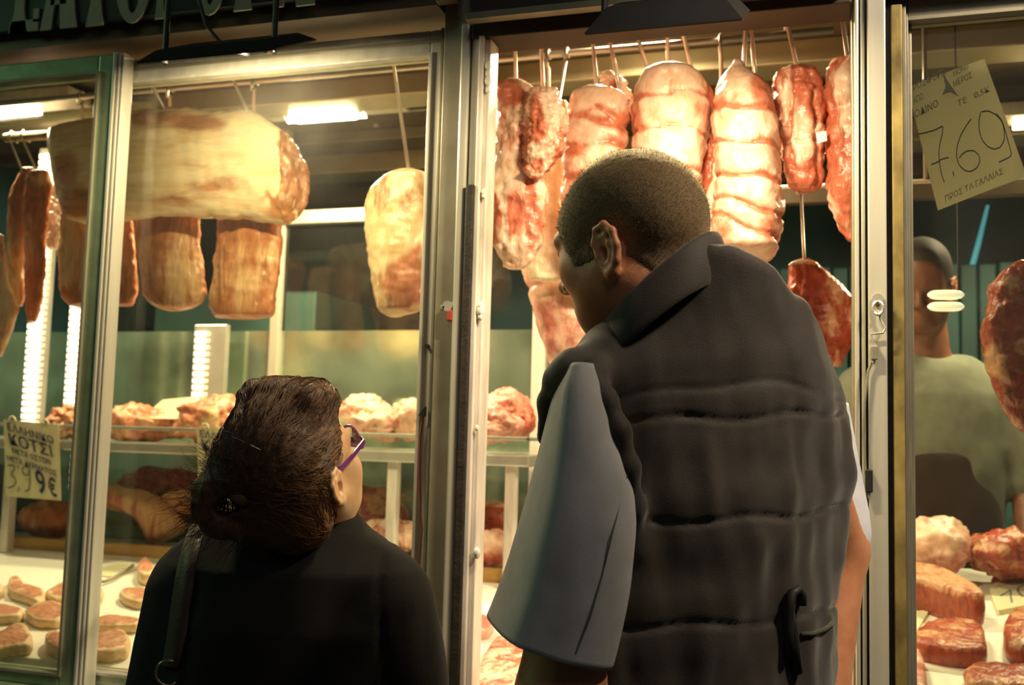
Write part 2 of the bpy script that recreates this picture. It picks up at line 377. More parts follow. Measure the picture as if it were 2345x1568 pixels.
# centre pillar: recessed face, raised beads, black rubber, worn white edge
pil = struct(MB().box(-0.737, -0.668, 1.835, 1.95, 0.852, 2.60).build('trim_6', ALU_D, bevel=0.002))
MB().box(-0.694, -0.676, 1.815, 1.85, 0.852, 2.20).build('bead', ALU, pil, 0.004)
z430 = P(1090, 425, 1.82)[2]
MB().box(-0.672, -0.655, 1.808, 1.86, 0.852, z430).build('rubber_seal', SEAL, pil, 0.003)
MB().box(-0.672, -0.655, 1.82, 1.86, z430, 2.20).build('bead', ALU, pil, 0.003)
ed = MB().box(-0.655, -0.645, 1.812, 1.87, 0.852, 2.17); ed.box(-0.645, -0.634, 1.822, 1.87, 0.852, 2.166)
ed.build('edge_profile', ALU_W, pil, 0.002)
for (v, r) in ((150, .009), (168, .008), (185, .010), (205, .007), (440, .007), (448, .006), (700, .008), (712, .010), (725, .007), (980, .006), (1265, .009), (1270, .007)):
    p = P(1118 if v < 300 else (1108 if v < 600 else (1100 if v < 900 else 1092)), v, 1.815)
    rr = np.array([r*.7, r*.5, r])
    ths = np.linspace(0, pi, 7); V = []; Fs = []
    for a in ths:
        for k in range(10):
            b_ = 2*pi*k/10; V.append(p+rr*np.array([sin(a)*cos(b_), sin(a)*sin(b_), cos(a)])*(1+.15*sin(5*b_+v)))
    for i in range(6):
        for k in range(10): Fs.append((i*10+k, (i+1)*10+k, (i+1)*10+(k+1) % 10, i*10+(k+1) % 10))
    link_mesh('sealant_blob', V, Fs, SILI, pil)
# right post: beads, bright flat, dark gap, stained strip, grey strip
po = struct(MB().box(0.030, 0.130, 1.86, 1.95, 0.852, 2.60).build('trim_7', ALU_D, bevel=0.002))
pb = MB().box(0.034, 0.041, 1.822, 1.87, 0.852, 2.20); pb.box(0.044, 0.051, 1.826, 1.87, 0.852, 2.20); pb.build('bead', ALU, po, 0.002)
MB().box(0.055, 0.085, 1.818, 1.87, 0.852, 2.60).build('flat_bar', ALU, po, 0.002)
MB().box(0.085, 0.095, 1.838, 1.87, 0.852, 2.60).build('rubber_seal', SEAL, po, 0.001)
MB().box(0.0945, 0.1125, 1.826, 1.87, 0.852, 2.16).build('stained_strip', BRASSY, po, 0.002)
MB().box(0.113, 0.119, 1.836, 1.87, 0.852, 2.16).build('bead', ALU_D, po, 0.001)

# windows
def window(name, x0, x1, z0, z1, y, stl, strr, top, bot, mat, mould=0):
    w = MB()
    w.box(x0, x0+stl, y-.018, y+.018, z0, z1); w.box(x1-strr, x1, y-.018, y+.018, z0, z1)
    w.box(x0+stl, x1-strr, y-.018, y+.018, z1-top, z1); w.box(x0+stl, x1-strr, y-.018, y+.018, z0, z0+bot)
    o = struct(w.build(name, mat, None, 0.004))
    mm = MB()   # raised glazing beads round the pane
    b = 0.007
    mm.box(x0+stl-b, x0+stl, y-.024, y-.016, z0+bot-b, z1-top+b); mm.box(x1-strr, x1-strr+b, y-.024, y-.016, z0+bot-b, z1-top+b)
    mm.box(x0+stl, x1-strr, y-.024, y-.016, z1-top, z1-top+b); mm.box(x0+stl, x1-strr, y-.024, y-.016, z0+bot-b, z0+bot)
    mm.build('glazing_bead', ALU_D if mould else mat, o, 0.001)
    g = MB().box(x0+stl, x1-strr, y-.002, y+.002, z0+bot, z1-top); g.build('glass', GLASS, o)
    return o
w1 = window('window_1', -2.75, -1.505, 0.852, 2.212, 1.835, 0.05, 0.040, 0.046, 0.030, ALU_G, 1)
ml = MB()
for k, (a, b_) in enumerate(((-1.503, -1.496), (-1.493, -1.487), (-1.484, -1.480))): ml.box(a, b_, 1.812+.003*k, 1.853, 0.852, 2.212)
ml.build('moulding', ALU, w1, 0.0015)
w2 = window('window_2', -1.545, -0.737, 0.852, 2.212, 1.880, 0.03, 0.040, 0.055, 0.030, ALU)
m2 = MB().box(-0.752, -0.746, 1.855, 1.865, 0.852, 2.212); m2.box(-1.515, -0.737, 1.857, 1.865, 2.185, 2.192); m2.build('moulding', ALU_D, w2, 0.001)
w3 = window('window_3', 0.119, 1.40, 0.852, 2.185, 1.865, 0.004, 0.05, 0.05, 0.030, ALU_D)
struct(MB().box(0.085, XR, 1.80, 1.93, 2.185, 2.60).build('trim_8', FASCIA, bevel=0.004))

# back partition: posts, rail, upper glass, lower greenish mirror panel
YP = 2.98
px1 = P(637, 700, YP)[0]; px2 = P(1238, 800, YP)[0]; zr0 = P(740, 512, YP)[2]; zr1 = P(740, 482, YP)[2]; zm = P(740, 757, YP)[2]
pt = struct(MB().box(px1-.018, px1+.018, YP-.02, YP+.02, 0.95, 2.40).build('wall_partition', ALU, bevel=0.004))
MB().box(px2-.022, px2+.022, YP-.02, YP+.02, 0.95, zr1).build('post', ALU_W, pt, 0.003)
MB().box(px1+.018, px2+.3, YP-.018, YP+.018, zr0, zr1).build('rail', ALU, pt, 0.003)
MB().box(px2+.3, XR, YP-.018, YP+.018, zr0, zr1+.01).build('rail', FASCIA, pt, 0.003)
MIR = simple('greenish_steel_panel', (0.40, 0.52, 0.38), 0.14, 0.8, 4, 0.6, 0.35, 5)
MB().box(XL, px2-.022, YP, YP+.01, 0.95, zm).build('steel_panel', MIR, pt)
MB().box(px1+.018, px2-.022, YP, YP+.004, zm, zr0).build('glass', CLEAR, pt)
# deep background shapes behind the partition
cab = MB().box(-2.7, -1.95, 3.6, 4.2, 0.0, 1.95).build('steel_cabinet', simple('teal_steel', (0.12, 0.26, 0.22), 0.4, 0.3, 4, 0.3), bevel=0.01)
tag(cab, 'tall teal steel cabinet standing far back in the shop, left of the glass partition', 'cabinet')
cu = MB()
for k in range(26):
    x = -0.75+k*0.062; cu.box(x, x+0.055, 3.9+0.02*sin(k*1.7), 3.93+0.02*sin(k*1.7), 0.2, 2.05)
tag(cu.build('strip_curtain', TEAL2, bevel=0.006), 'teal plastic strip curtain hanging at the back of the shop', 'curtain')

# ================================================================== COUNTER AND SHELF
ct = empty('display_counter', (-0.75, 2.2, 0.75)); tag(ct, 'sloping white meat counter running the whole width behind the windows', 'counter')
s = MB(); lo = [(XL+.02, 1.92, .80), (XR-.02, 1.92, .80), (XR-.02, 2.60, .80), (XL+.02, 2.60, .80)]
hi = [(XL+.02, 1.92, cz(1.92)), (XR-.02, 1.92, cz(1.92)), (XR-.02, 2.60, cz(2.60)), (XL+.02, 2.60, cz(2.60))]
s.hexa(lo, hi); s.build('white_board', WHITEB, ct, 0.004)
MB().box(XL+.02, XR-.02, 1.93, 2.95, 0.02, 0.80).build('base', WALLM, ct, 0.004)
MB().box(XL+.02, 0.07, 2.601, 2.635, 0.80, cz(2.60)+.032).build('wooden_lip', WOOD, ct, 0.003)
s2 = MB(); s2.hexa([(.071, 2.6005, .80), (XR-.02, 2.6005, .80), (XR-.02, 2.95, .80), (.071, 2.95, .80)], [(.071, 2.6005, cz(2.6005)), (XR-.02, 2.6005, cz(2.6005)), (XR-.02, 2.95, cz(2.95)), (.071, 2.95, cz(2.95))]); s2.build('rear_white_board', WHITEB, ct, 0.002)
MB().box(XL+.02, 0.07, 2.636, 2.95, 0.80, cz(2.60)+.004).build('back_ledge', STEEL, ct, 0.003)
xs0, xs1 = XL+.05, P(1212, 1000, 2.52)[0]
sh = empty('tray_shelf', ((xs0+xs1)/2, 2.7, 1.02)); tag(sh, 'long stainless shelf with a raised rail carrying heaps of meat above the counter', 'shelf')
MB().box(xs0, xs1, 2.52, 2.93, 1.322, 1.352).build('tray', STEEL, sh, 0.004)
r_ = MB().box(xs0, xs1, 2.520, 2.528, 1.388, 1.398); r_.box(xs1-.008, xs1, 2.52, 2.93, 1.388, 1.398)
r_.build('rail', STEEL, sh, 0.002)
MB().box(xs0, xs1, 2.522, 2.526, 1.352, 1.388).build('glass_lip', CLEAR, sh)
for u in (25, 902, 1172):
    x = P(u, 1100, 2.56)[0]
    MB().box(x-.014, x+.014, 2.545, 2.575, cz(2.6)+.004 if False else cz(2.545)+.002, 1.322).build('leg', ALU_W, sh, 0.002)
rk = MB()
for z in (1.085, 1.115, 1.145):
    rk.tube([(-2.1, 2.86, z), (-1.45, 2.86, z)], 0.006)
for x in (-2.1, -1.45): rk.tube([(x, 2.86, cz(2.6)+.004), (x, 2.86, 1.15)], 0.006)
tag(rk.build('chrome_rack', STEEL, smooth=True), 'chrome wire rack seen through the arch of the rib piece', 'rack')

# ================================================================== SIGN BOARD
yS = 1.775
sl = P(0, 90, yS); zs0 = 2.268
sb = MB().box(XL, -0.735, yS, 1.80, zs0, 2.75).build('sign_board', SIGN, bevel=0.003)
tag(sb, 'dark sign board with big pale letters above the left windows', 'sign')
def letter(polys, parent=sb):
    mb = MB()
    for poly in polys:
        mb.prism([(p[0], yS-.004, p[1]) for p in poly], (0, .004, 0))
    return mb.build('letter', LETTER, parent)
def SP(u, v): p = P(u, v, yS); return np.array([p[0], p[2]])
HL = 0.205    # letter height above its foot
def feet(u0, u1, v): a = SP(u0, v); b = SP(u1, v); return a[0], b[0], (a[1]+b[1])/2
def stem(x, z, w, h=HL, flare=0.012):
    return [(x-w/2-flare, z), (x+w/2+flare, z), (x+w/2, z+.05), (x+w/2-.002, z+h-.05), (x+w/2+flare, z+h), (x-w/2-flare, z+h), (x-w/2+.002, z+h-.05), (x-w/2, z+.05)]
def bar(x0, x1, z0, z1): return [(x0, z0), (x1, z0), (x1, z1), (x0, z1)]
def ringpolys(xc, zc, rx, rz, t):
    out = []
    for k in range(28):
        a, b = 2*pi*k/28, 2*pi*(k+1)/28
        ti = lambda q: 1-(t*(0.75+0.25*abs(cos(q))))/rx
        out.append([(xc+rx*cos(a), zc+rz*sin(a)), (xc+rx*cos(b), zc+rz*sin(b)), (xc+rx*ti(b)*cos(b), zc+(rz-t*.72)*sin(b)), (xc+rx*ti(a)*cos(a), zc+(rz-t*.72)*sin(a))])
    return out
x0, x1, z = feet(25, 88, 74)   # E
letter([stem(x0+.022, z, .026), bar(x0, x1, z, z+.026), bar(x1-.014, x1, z+.02, z+.05), bar(x0+.02, x1-.015, z+.095, z+.117), bar(x0, x1, z+HL-.026, z+HL), bar(x1-.014, x1, z+HL-.05, z+HL-.02)])
x0, x1, z = feet(94, 176, 67)   # A
xm = (x0+x1)/2
letter([[(x0, z), (x0+.028, z), (xm+.004, z+HL), (xm-.012, z+HL)], [(x1-.042, z), (x1, z), (xm+.016, z+HL), (xm-.012, z+HL)], bar(x0+.024, x1-.03, z+.055, z+.075)])
x0, x1, z = feet(198, 238, 60)   # T
xm = (x0+x1)/2
letter([stem(xm, z, .027, HL, .009), bar(xm-.055, xm+.055, z+HL-.026, z+HL), bar(xm-.055, xm-.043, z+HL-.05, z+HL-.02), bar(xm+.043, xm+.055, z+HL-.05, z+HL-.02)])
x0, x1, z = feet(262, 346, 54)   # O
letter(ringpolys((x0+x1)/2, z+HL/2, (x1-x0)/2, HL/2, .030))
x0, x1, z = feet(357, 376, 44)   # Gamma
xm = (x0+x1)/2
letter([stem(xm, z, .014, HL, .004), bar(xm-.01, xm+.062, z+HL-.024, z+HL), bar(xm+.05, xm+.062, z+HL-.05, z+HL-.02)])
x0, x1, z = feet(442, 520, 36)   # O
letter(ringpolys((x0+x1)/2, z+HL/2, (x1-x0)/2, HL/2, .030))
x0, x1, z = feet(537, 577, 25)   # P
xm = (x0+x1)/2
letter([stem(xm, z, .024, HL, .009)]+[q for q in ringpolys(xm+.02, z+HL-.055, .045, .055, .022)])
x0, x1, z = feet(632, 722, 16)   # A
xm = (x0+x1)/2
letter([[(x0, z+.003), (x0+.018, z+.003), (xm+.004, z+HL), (xm-.012, z+HL)], [(x1-.042, z), (x1, z), (xm+.016, z+HL), (xm-.012, z+HL)], bar(x0+.02, x1-.03, z+.055, z+.075)])
cap = MB().box(-0.735, -0.690, 1.775, 1.80, 2.232, 2.75); struct(cap.build('trim_9', FASCIA, bevel=0.003))

# ================================================================== LAMPS
def lamp_housing(name, u0, u1, vt0, vb0, vt1, vb1, Y, label, rods, power, tgt):
    W = 0.075; a0, b0, a1, b1 = P(u0, vt0, Y-W), P(u0, vb0, Y-W), P(u1, vt1, Y-W), P(u1, vb1, Y-W)
    xa, xb = b0[0], b1[0]; zb = (b0[2]+b1[2])/2; zt = (a0[2]+a1[2])/2; c = (xa+xb)/2
    root = empty(name, (c, Y, zb)); tag(root, label, 'lamp')
    hh = zt-zb; zt = max(zt, zb+.028)
    m = MB()   # hood: closed top, sloping sides, open below
    zf = zb+.075; V = [(xa, Y-W, zb), (xb, Y-W, zb), (xb, Y+W, zf), (xa, Y+W, zf), (xa+.03, Y-W*.75, zt), (xb-.03, Y-W*.75, zt), (xb-.03, Y+W*.7, zt+.055), (xa+.03, Y+W*.7, zt+.055)]
    m.add(V, [(4, 5, 6, 7), (0, 1, 5, 4), (1, 2, 6, 5), (2, 3, 7, 6), (3, 0, 4, 7)])
    h_ = m.build('hood', BLACK, root); so = h_.modifiers.new('wall', 'SOLIDIFY'); so.thickness = 0.004; so.offset = -1
    MB().box(xa+.05, xb-.05, Y-.036, Y-.013, zb+.032, zb+.037).build('bulb_strip', emit('lamp_bulb_'+name, (1.0, 0.80, 0.48), 6.0), root)
    for u in rods:
        x = P(u, vt0, Y)[0]; MB().tube([(x, Y, zt-.005), (x, Y, zt+.55)], 0.006).build('hanger_rod', BLACK, root)
    # cable
    xq = P(rods[-1], vt1, Y)[0]
    if len(rods) > 1:
        xm_ = P((rods[0]+rods[1])/2+30, 80, Y)[0]; x2 = P(rods[0]+70, 40, Y)[0]
        MB().tube([(x2-.02, Y+.02, zt+.16), (x2+.01, Y+.02, zt+.075), (x2+.06, Y+.02, zt+.02), (xm_+.03, Y+.01, zt+.002)], 0.004).build('cable', BLACK, root)
    k = MB(); xk = xb-.03; k.tube([(xk, Y-.045, zt-.02), (xk, Y-.062, zt-.024)], 0.006); k.build('screw', ROD, root)
    la = lamp('lamp_light', 'AREA', (c, Y-.024, zb+.030), power, WARM, abs(xb-xa)-.1, .024, tgt(c, Y, zb))
    return root
lamp_housing('hooded_strip_lamp', 312, 632, 112, 140, 78, 112, 1.69, 'long black hooded lamp hanging before the left windows under the sign', (379, 627), 12.0, lambda c, y, z: (c, y+.18, z-.33))
lamp_housing('hooded_strip_lamp', 1338, 1700, 10, 80, -25, 38, 1.60, 'big black hooded lamp hanging over the open counter above the cropped head', (1385, 1660), 11.0, lambda c, y, z: (c, y+.15, z-.38))
# bar lamps fixed under the ceiling inside
def bar_lamp(u0, u1, v, z, label, strength, pw=None):
    a = PZ((u0+u1)/2, v, z); y = a[1]; xa, xb = P(u0, v, y)[0], P(u1, v, y)[0]
    root = empty('ceiling_bar_lamp', ((xa+xb)/2, y, z)); tag(root, label, 'lamp')
    MB().box(xa-.10, xb+.16, y-.05, y+.05, z+.012, z+.05).build('fixture', ALU, root, 0.004)
    MB().box(xa, xb, y-.03, y+.03, z-.006, z+.012).build('diffuser', emit('tube_glow', (1.0, 0.84, 0.52), strength), root, 0.003)
    rf = MB(); rf.hexa([(xa-.2, y+.05, z+.02), (xb+.3, y+.05, z+.02), (xb+.3, y+.07, z+.02), (xa-.2, y+.07, z+.02)], [(xa-.2, y+.2, z+.075), (xb+.3, y+.2, z+.075), (xb+.3, y+.22, z+.075), (xa-.2, y+.22, z+.075)])
    rf.build('reflector', ALU_D, root)
    lamp('lamp_light', 'AREA', ((xa+xb)/2, y, z-.012), pw or (22.0 if strength > 12 else 13.0), WARM, xb-xa, .05, ((xa+xb)/2, y, 0))
    return root
bar_lamp(672, 808, 268, 2.33, 'glowing bar lamp under the ceiling between the pork side and the single loin', 16)
bar_lamp(-40, 80, 258, 2.33, 'glowing bar lamp under the ceiling at the far left of the photo', 12)
bar_lamp(2322, 2480, 282, 2.27, 'thin glowing bar lamp behind the big price card', 8, 19.0)
# unseen bar lamp of the same run over the open counter, hidden by the hood
bar_lamp(1380, 1560, 60, 2.375, 'unseen bar lamp under the ceiling behind the big black hood', 10)

# LED columns
def led_column(u0, u1, v0, v1, Y, label, strength, post=None):
    xa, xb = P(u0, (v0+v1)/2, Y)[0], P(u1, (v0+v1)/2, Y)[0]; zt = P(u0, v0, Y)[2]; zb = P(u0, v1, Y)[2]; w = xb-xa
    root = empty('led_column', ((xa+xb)/2, Y, zb)); tag(root, label, 'lamp', None)
    MB().box(xa-.008, xb+.012+(post or 0), Y+.012, Y+.035, zb, zt+.02).build('post', STEEL, root, 0.003)
    m = MB(); n = int((zt-zb)/0.0205)
    for k in range(n):
        z = zb+(k+.5)*(zt-zb)/n; m.box(xa+.004, xb-.004, Y, Y+.012, z-.0066, z+.0066)
    m.build('led_strip', emit('led_glow', (1.0, 0.82, 0.68), strength), root)
    m = MB(); n = int((zt-zb)/0.0205)
    for k in range(n):
        z = zb+(k+.5)*(zt-zb)/n; m.box(xb+.002, xb+.010, Y+.006, Y+.012, z-.006, z+.006)
    m.build('side_leds', emit('led_side_glow', (1.0, 0.72, 0.52), strength*.25), root)
    return root
led_column(66, 98, 352, 975, 2.66, 'tall LED column behind the two thin meat strips, reaching down to the blue and cream price tag', 2.4)
led_column(152, 178, 590, 985, 2.70, 'LED column beside the left sash, below the pale loin', 2.4)
led_column(158, 184, 1036, 1122, 2.50, 'short LED column under the shelf, right of the blue and cream price tag', 2.4)
led_column(440, 466, 756, 925, 2.90, 'LED column with wide steel post above the shelf, left of the woman\'s hair', 2.2, 0.06)  # mirrored column built as a real glowing post

# ================================================================== RAIL AND HOOKS
ZR = 2.262; YR = 2.06
rail = MB().tube([(XL+.05, YR, ZR), (XR-.05, YR, ZR)], 0.008, 10)
for x in (-2.6, -1.62, -0.705, 0.075, 0.9): rail.tube([(x, YR, ZR), (x, YR, 2.405)], 0.006)
tag(rail.build('hanging_rail', ROD, smooth=True), 'long steel rail under the ceiling that the meat hooks hang from', 'rail')
def hook(u0, v0, u1, v1, label, Y=YR, zrail=ZR, group='steel rods hanging from the long rail'):
    a = P(u0, v0, Y); b = P(u1, v1, Y); dz = a[2]-b[2]; sx = (a[0]-b[0])/dz
    yt = YR if zrail == ZR else YR2; top = np.array([b[0]+sx*(zrail-b[2]), yt, zrail])
    pts = [top+np.array([0, .012, -.006]), top+np.array([0, .011, .006]), top+np.array([0, 0, .0125]), top+np.array([0, -.011, .004]), top+np.array([0, -.011, -.03]), top*0.93+b*0.07]
    pts += [b+np.array([0, 0, -.005]), b+np.array([0, .006, -.03]), b+np.array([0.012, .01, -.05]), b+np.array([0.022, .008, -.035])]
    o = MB().tube(pts, 0.0044, 8).build('meat_hook', ROD, smooth=True)
    return tag(o, label, 'hook', group)
hook(1180, 90, 1181, 200, 'leftmost steel hook rod in the open window, close to the white sealed edge')
hook(1238, 80, 1245, 225, 'steel hook rod holding the split red shoulder, second from the left in the open window')
hook(1356, 82, 1369, 215, 'steel hook rod into the first tied roll, straight above its top')
hook(1393, 80, 1418, 190, 'slanting steel hook rod holding the small bony cut between two tied rolls')
hook(1457, 75, 1490, 175, 'most slanted steel hook rod, into the left top of the brightest tied roll')
hook(1528, 70, 1531, 165, 'upright steel hook rod into the middle of the brightest tied roll')
hook(1561, 62, 1592, 185, 'slanting steel hook rod into the right side of the brightest tied roll')
hook(1709, 35, 1703, 165, 'left one of the two close hook rods above the longest tied roll')
hook(1718, 35, 1730, 175, 'right one of the two close hook rods above the longest tied roll')
hook(1797, 28, 1831, 175, 'slanting steel hook rod holding the folded dark red cut')
hook(1926, 18, 1945, 155, 'hook rod nearest the right post, holding the last cut of the open window')
hook(368, 185, 377, 250, 'left hook rod above the big pale pork side', 2.12)
hook(552, 172, 566, 250, 'right hook rod above the big pale pork side', 2.12)
hook(936, 285, 944, 440, 'hook rod holding the single loin beside the middle sash', 2.14)
hook(2360, 300, 2352, 612, 'hook rod at the right edge holding the big beef cut', YR)
ZR2, YR2 = 2.30, 2.27
rail2 = MB().tube([(XL+.05, YR2, ZR2), (0.0, YR2, ZR2)], 0.008, 10)
for x in (-2.7, -1.2, -0.1): rail2.tube([(x, YR2, ZR2), (x, YR2, 2.405)], 0.006)
tag(rail2.build('hanging_rail', ROD, smooth=True), 'second steel rail under the ceiling, behind the big pale slab', 'rail')
for u, v, yy, lb in ((190, 430, 2.27, 'hook rod behind the slab holding the pale short loin'), (278, 430, 2.29, 'hook rod behind the slab holding the narrow brown loin'), (385, 420, 2.255, 'hook rod behind the slab holding the wide rounded loin'), (572, 420, 2.24, 'hook rod behind the slab holding the square cut loin'),
                     (1275, 250, 2.17, 'hook rod behind the red shoulder holding the cream fat sheet'), (1260, 590, 2.26, 'hook rod behind the fat sheet holding the pale pink shank'), (1655, 590, 2.24, 'hook rod behind the longest tied roll holding the pale belly piece')):
    hook(u, v-60, u+1, v, lb, yy, ZR2, 'steel rods hanging from the second rail')
# low hook with a ring top, from the partition rail, for the flank
a = P(1834, 440, 2.30); b = P(1843, 600, 2.30)
m = MB(); m.tube([a+np.array([.009*cos(q), 0, .009*sin(q)+.004]) for q in np.linspace(-pi/2, 1.5*pi, 14)], .0028, 6)
m.tube([a+np.array([0, 0, -.004]), b+np.array([0, 0, -.02]), b+np.array([.004, .012, -.04]), b+np.array([.006, .026, -.03])], .0034, 8)
tag(m.build('meat_hook', ROD, smooth=True), 'hook rod with a small ring holding the triangular red flank', 'hook')
m = MB(); xa, xb = P(1700, 440, 2.30)[0], P(2120, 440, 2.30)[0]; zz = a[2]+.012
m.tube([(xa, 2.30, zz), (XR-.02, 2.30, zz)], .006, 8); m.tube([(xb, 2.30, zz), (xb, 2.30, 2.405)], .005)
tag(m.build('hanging_rail', ROD, smooth=True), 'short low steel bar behind the rolls that the flank hook hangs from', 'rail')
# low bar at far left with two s-hooks
m = MB(); ya = 2.34; p0, p1 = P(12, 316, ya), P(150, 312, ya)
m.tube([(p0[0], ya, p0[2]), (p1[0]+.25, ya, p0[2])], .013, 10); m.tube([(p1[0]+.1, ya, p0[2]), (p1[0]+.1, ya, 2.405)], .008)
tag(m.build('hanging_bar', BRASSY, smooth=True), 'short thick bar at the far left that carries the two thin meat strips', 'bar')
for u0, u1, v1, lb in ((30, 52, 395, 'bent wire hook on the thick bar, the left one of two'), (58, 88, 400, 'bent wire hook on the thick bar, the right one of two')):
    a = P(u0, 306, ya); b = P(u1, v1, ya-.03)
    t = np.array([a[0], ya, p0[2]])
    m = MB().tube([t+np.array([0, .018, -.012]), t+np.array([0, .012, .012]), t+np.array([0, -.006, .017]), t+np.array([0, -.018, 0]), t*.5+b*.5+np.array([0, -.01, 0]), b, b+np.array([.01, .012, -.015])], .003, 7)
    tag(m.build('wire_hook', ROD, smooth=True), lb, 'hook')

# ================================================================== HANGING MEAT
hang('meat_slab', SLAB, [(112, 298, 350), (122, 288, 420), (145, 282, 500), (200, 272, 512), (250, 264, 508), (330, 248, 500), (400, 246, 494), (470, 258, 494), (520, 256, 498), (560, 246, 502), (600, 262, 508), (650, 302, 516), (690, 336, 490), (706, 350, 460), (715, 365, 430)], 2.14, 0.062,
     'huge pale slab of pork side hanging lengthwise in the left windows', 'meat', base=0.80, axis='x', n=110, m=64, power=2.5, amp=0.007, cut=(640, 716, 410), nscale=9, seed=3.1,
     blobs=((470, 292, 85, 24, 0.0), (335, 282, 38, 24, 0.1), (690, 400, 38, 75, 0.05), (650, 470, 40, 35, 0.12), (150, 390, 35, 70, 0.25), (190, 480, 80, 24, 0.1), (200, 330, 40, 30, .55), (420, 345, 120, 8, .45), (480, 440, 60, 10, .35), (400, 470, 70, 14, 0.35), (600, 300, 70, 50, 0.98), (430, 390, 90, 30, 0.85), (160, 300, 40, 20, .95), (300, 440, 60, 20, .5), (250, 380, 40, 40, .6), (520, 420, 60, 14, .5), (330, 320, 30, 14, .5)),
     creases=((330, 400, 560, 385, 7, .005, .4), (300, 345, 420, 340, 6, .003, .3), (705, 330, 610, 480, 9, .006, -.9), (640, 500, 612, 460, 6, .006, .5), (600, 300, 640, 330, 5, .003, .2), (400, 440, 470, 420, 5, .003, .1), (180, 440, 240, 410, 6, .003, .1)))
hang('pork_loin', LOIN, [(420, 160, 225), (492, 140, 238), (560, 135, 246), (640, 133, 248), (680, 140, 246), (698, 160, 235)], 2.27, 0.05, 'pale short loin hanging left of the dividing sash, below the pork side', base=0.72, group='loins under the pork side', blobs=((180, 690, 60, 30, .25), (225, 640, 20, 60, .3)))
hang('pork_loin', LOIN, [(420, 255, 300), (492, 250, 306), (600, 250, 314), (670, 255, 318), (698, 265, 306)], 2.30, 0.04, 'narrow brown loin just right of the dividing sash, below the pork side', base=0.32, group='loins under the pork side')
hang('pork_loin', LOIN, [(410, 330, 440), (484, 312, 458), (560, 312, 455), (620, 318, 468), (675, 325, 474), (698, 345, 460), (706, 368, 432)], 2.24, 0.055, 'wide rounded loin in the middle below the pork side', base=0.32, group='loins under the pork side', blobs=((420, 640, 40, 60, .75),), creases=((380, 500, 372, 680, 5, .004, .4), (430, 500, 436, 600, 4, .003, .4)))
hang('pork_loin', LOIN, [(410, 520, 625), (486, 502, 645), (560, 493, 645), (620, 488, 641), (700, 481, 629), (716, 482, 628), (724, 490, 622)], 2.22, 0.06, 'square cut loin with a flat bottom, rightmost below the pork side', base=0.30, group='loins under the pork side', blobs=((560, 650, 60, 60, .6), (570, 590, 60, 20, .5)), power=3.2, creases=((600, 500, 606, 620, 5, .003, .6),))
hang('pork_loin', PORK, [(388, 925, 950), (405, 880, 988), (440, 840, 1002), (520, 836, 1008), (600, 845, 1006), (680, 855, 990), (712, 868, 965), (722, 884, 930)], 2.14, 0.06, 'single pink loin hanging beside the middle sash', base=0.55, blobs=((930, 640, 40, 60, .1), (880, 560, 50, 60, .85), (870, 410, 40, 30, .3), (910, 420, 30, 30, .8)))
hang('meat_strip', LOIN, [(388, 48, 88), (430, 22, 75), (500, 15, 62), (600, 12, 58), (680, 25, 58), (700, 35, 52)], 2.33, 0.03, 'thin long meat strip at the far left, the shorter one', base=0.40, group='thin strips on the thick bar')
hang('meat_strip', LOIN, [(394, 66, 112), (430, 56, 122), (500, 52, 110), (600, 56, 105), (680, 58, 98), (735, 62, 84)], 2.28, 0.03, 'thin long meat strip at the far left, the longer front one', base=0.3, group='thin strips on the thick bar', blobs=((95, 415, 30, 20, .8),))
hang('meat_joint', PORK, [(540, -25, 8), (650, -30, 22), (710, -35, 44), (760, -40, 28), (815, -42, 5)], 2.20, 0.05, 'pale pork leg cut off by the left edge of the photo', base=0.6)
# crumpled paper bag with blue marks
bagm = simple('crumpled_white_bag', (0.66, 0.66, 0.68), 0.5, 0, 45, 0.5)
hang('paper_bag', bagm, [(330, 130, 133), (400, 130, 133), (452, 120, 140), (480, 110, 146), (520, 106, 146), (555, 110, 142), (570, 116, 136)], 2.365, 0.03, 'crumpled white bag behind the thin strips and the pork side', 'bag', amp=0.014, nscale=32)
# open window
hang('pork_shoulder', REDM, [(190, 1152, 1205), (212, 1132, 1232), (260, 1132, 1246), (340, 1134, 1238), (420, 1122, 1248), (500, 1117, 1246), (560, 1130, 1236), (588, 1148, 1216), (612, 1158, 1200)], 2.05, 0.05, 'tall red shoulder cut hanging at the left edge of the open window', base=0.52,
     blobs=((1150, 420, 35, 60, .75), (1185, 280, 30, 50, .75), (1175, 600, 50, 22, .95), (1170, 500, 60, 50, .12), (1165, 230, 30, 20, 0.0)), amp=.010, nscale=18, creases=((1195, 300, 1215, 480, 8, .008, .2), (1150, 420, 1160, 560, 6, .004, -.7), (1170, 230, 1160, 330, 6, .006, .2)))
hang('pork_shoulder', REDM, [(208, 1222, 1280), (250, 1206, 1292), (310, 1202, 1290), (350, 1202, 1278), (388, 1208, 1254), (406, 1218, 1240)], 1.99, 0.035, 'knobbly red piece with white fat lumps in front of the tall shoulder cut', base=0.5, amp=.013, nscale=26, blobs=((1262, 270, 22, 40, .95), (1225, 300, 18, 50, .1), (1235, 385, 25, 18, .05)))
hang('fat_sheet', FATM, [(235, 1250, 1300), (330, 1246, 1298), (400, 1240, 1292), (480, 1230, 1292), (560, 1214, 1292), (598, 1206, 1295), (640, 1215, 1300)], 2.16, 0.02, 'hanging sheet of cream fat behind the red shoulder cut, left of the cropped head', base=0.85, amp=.008)
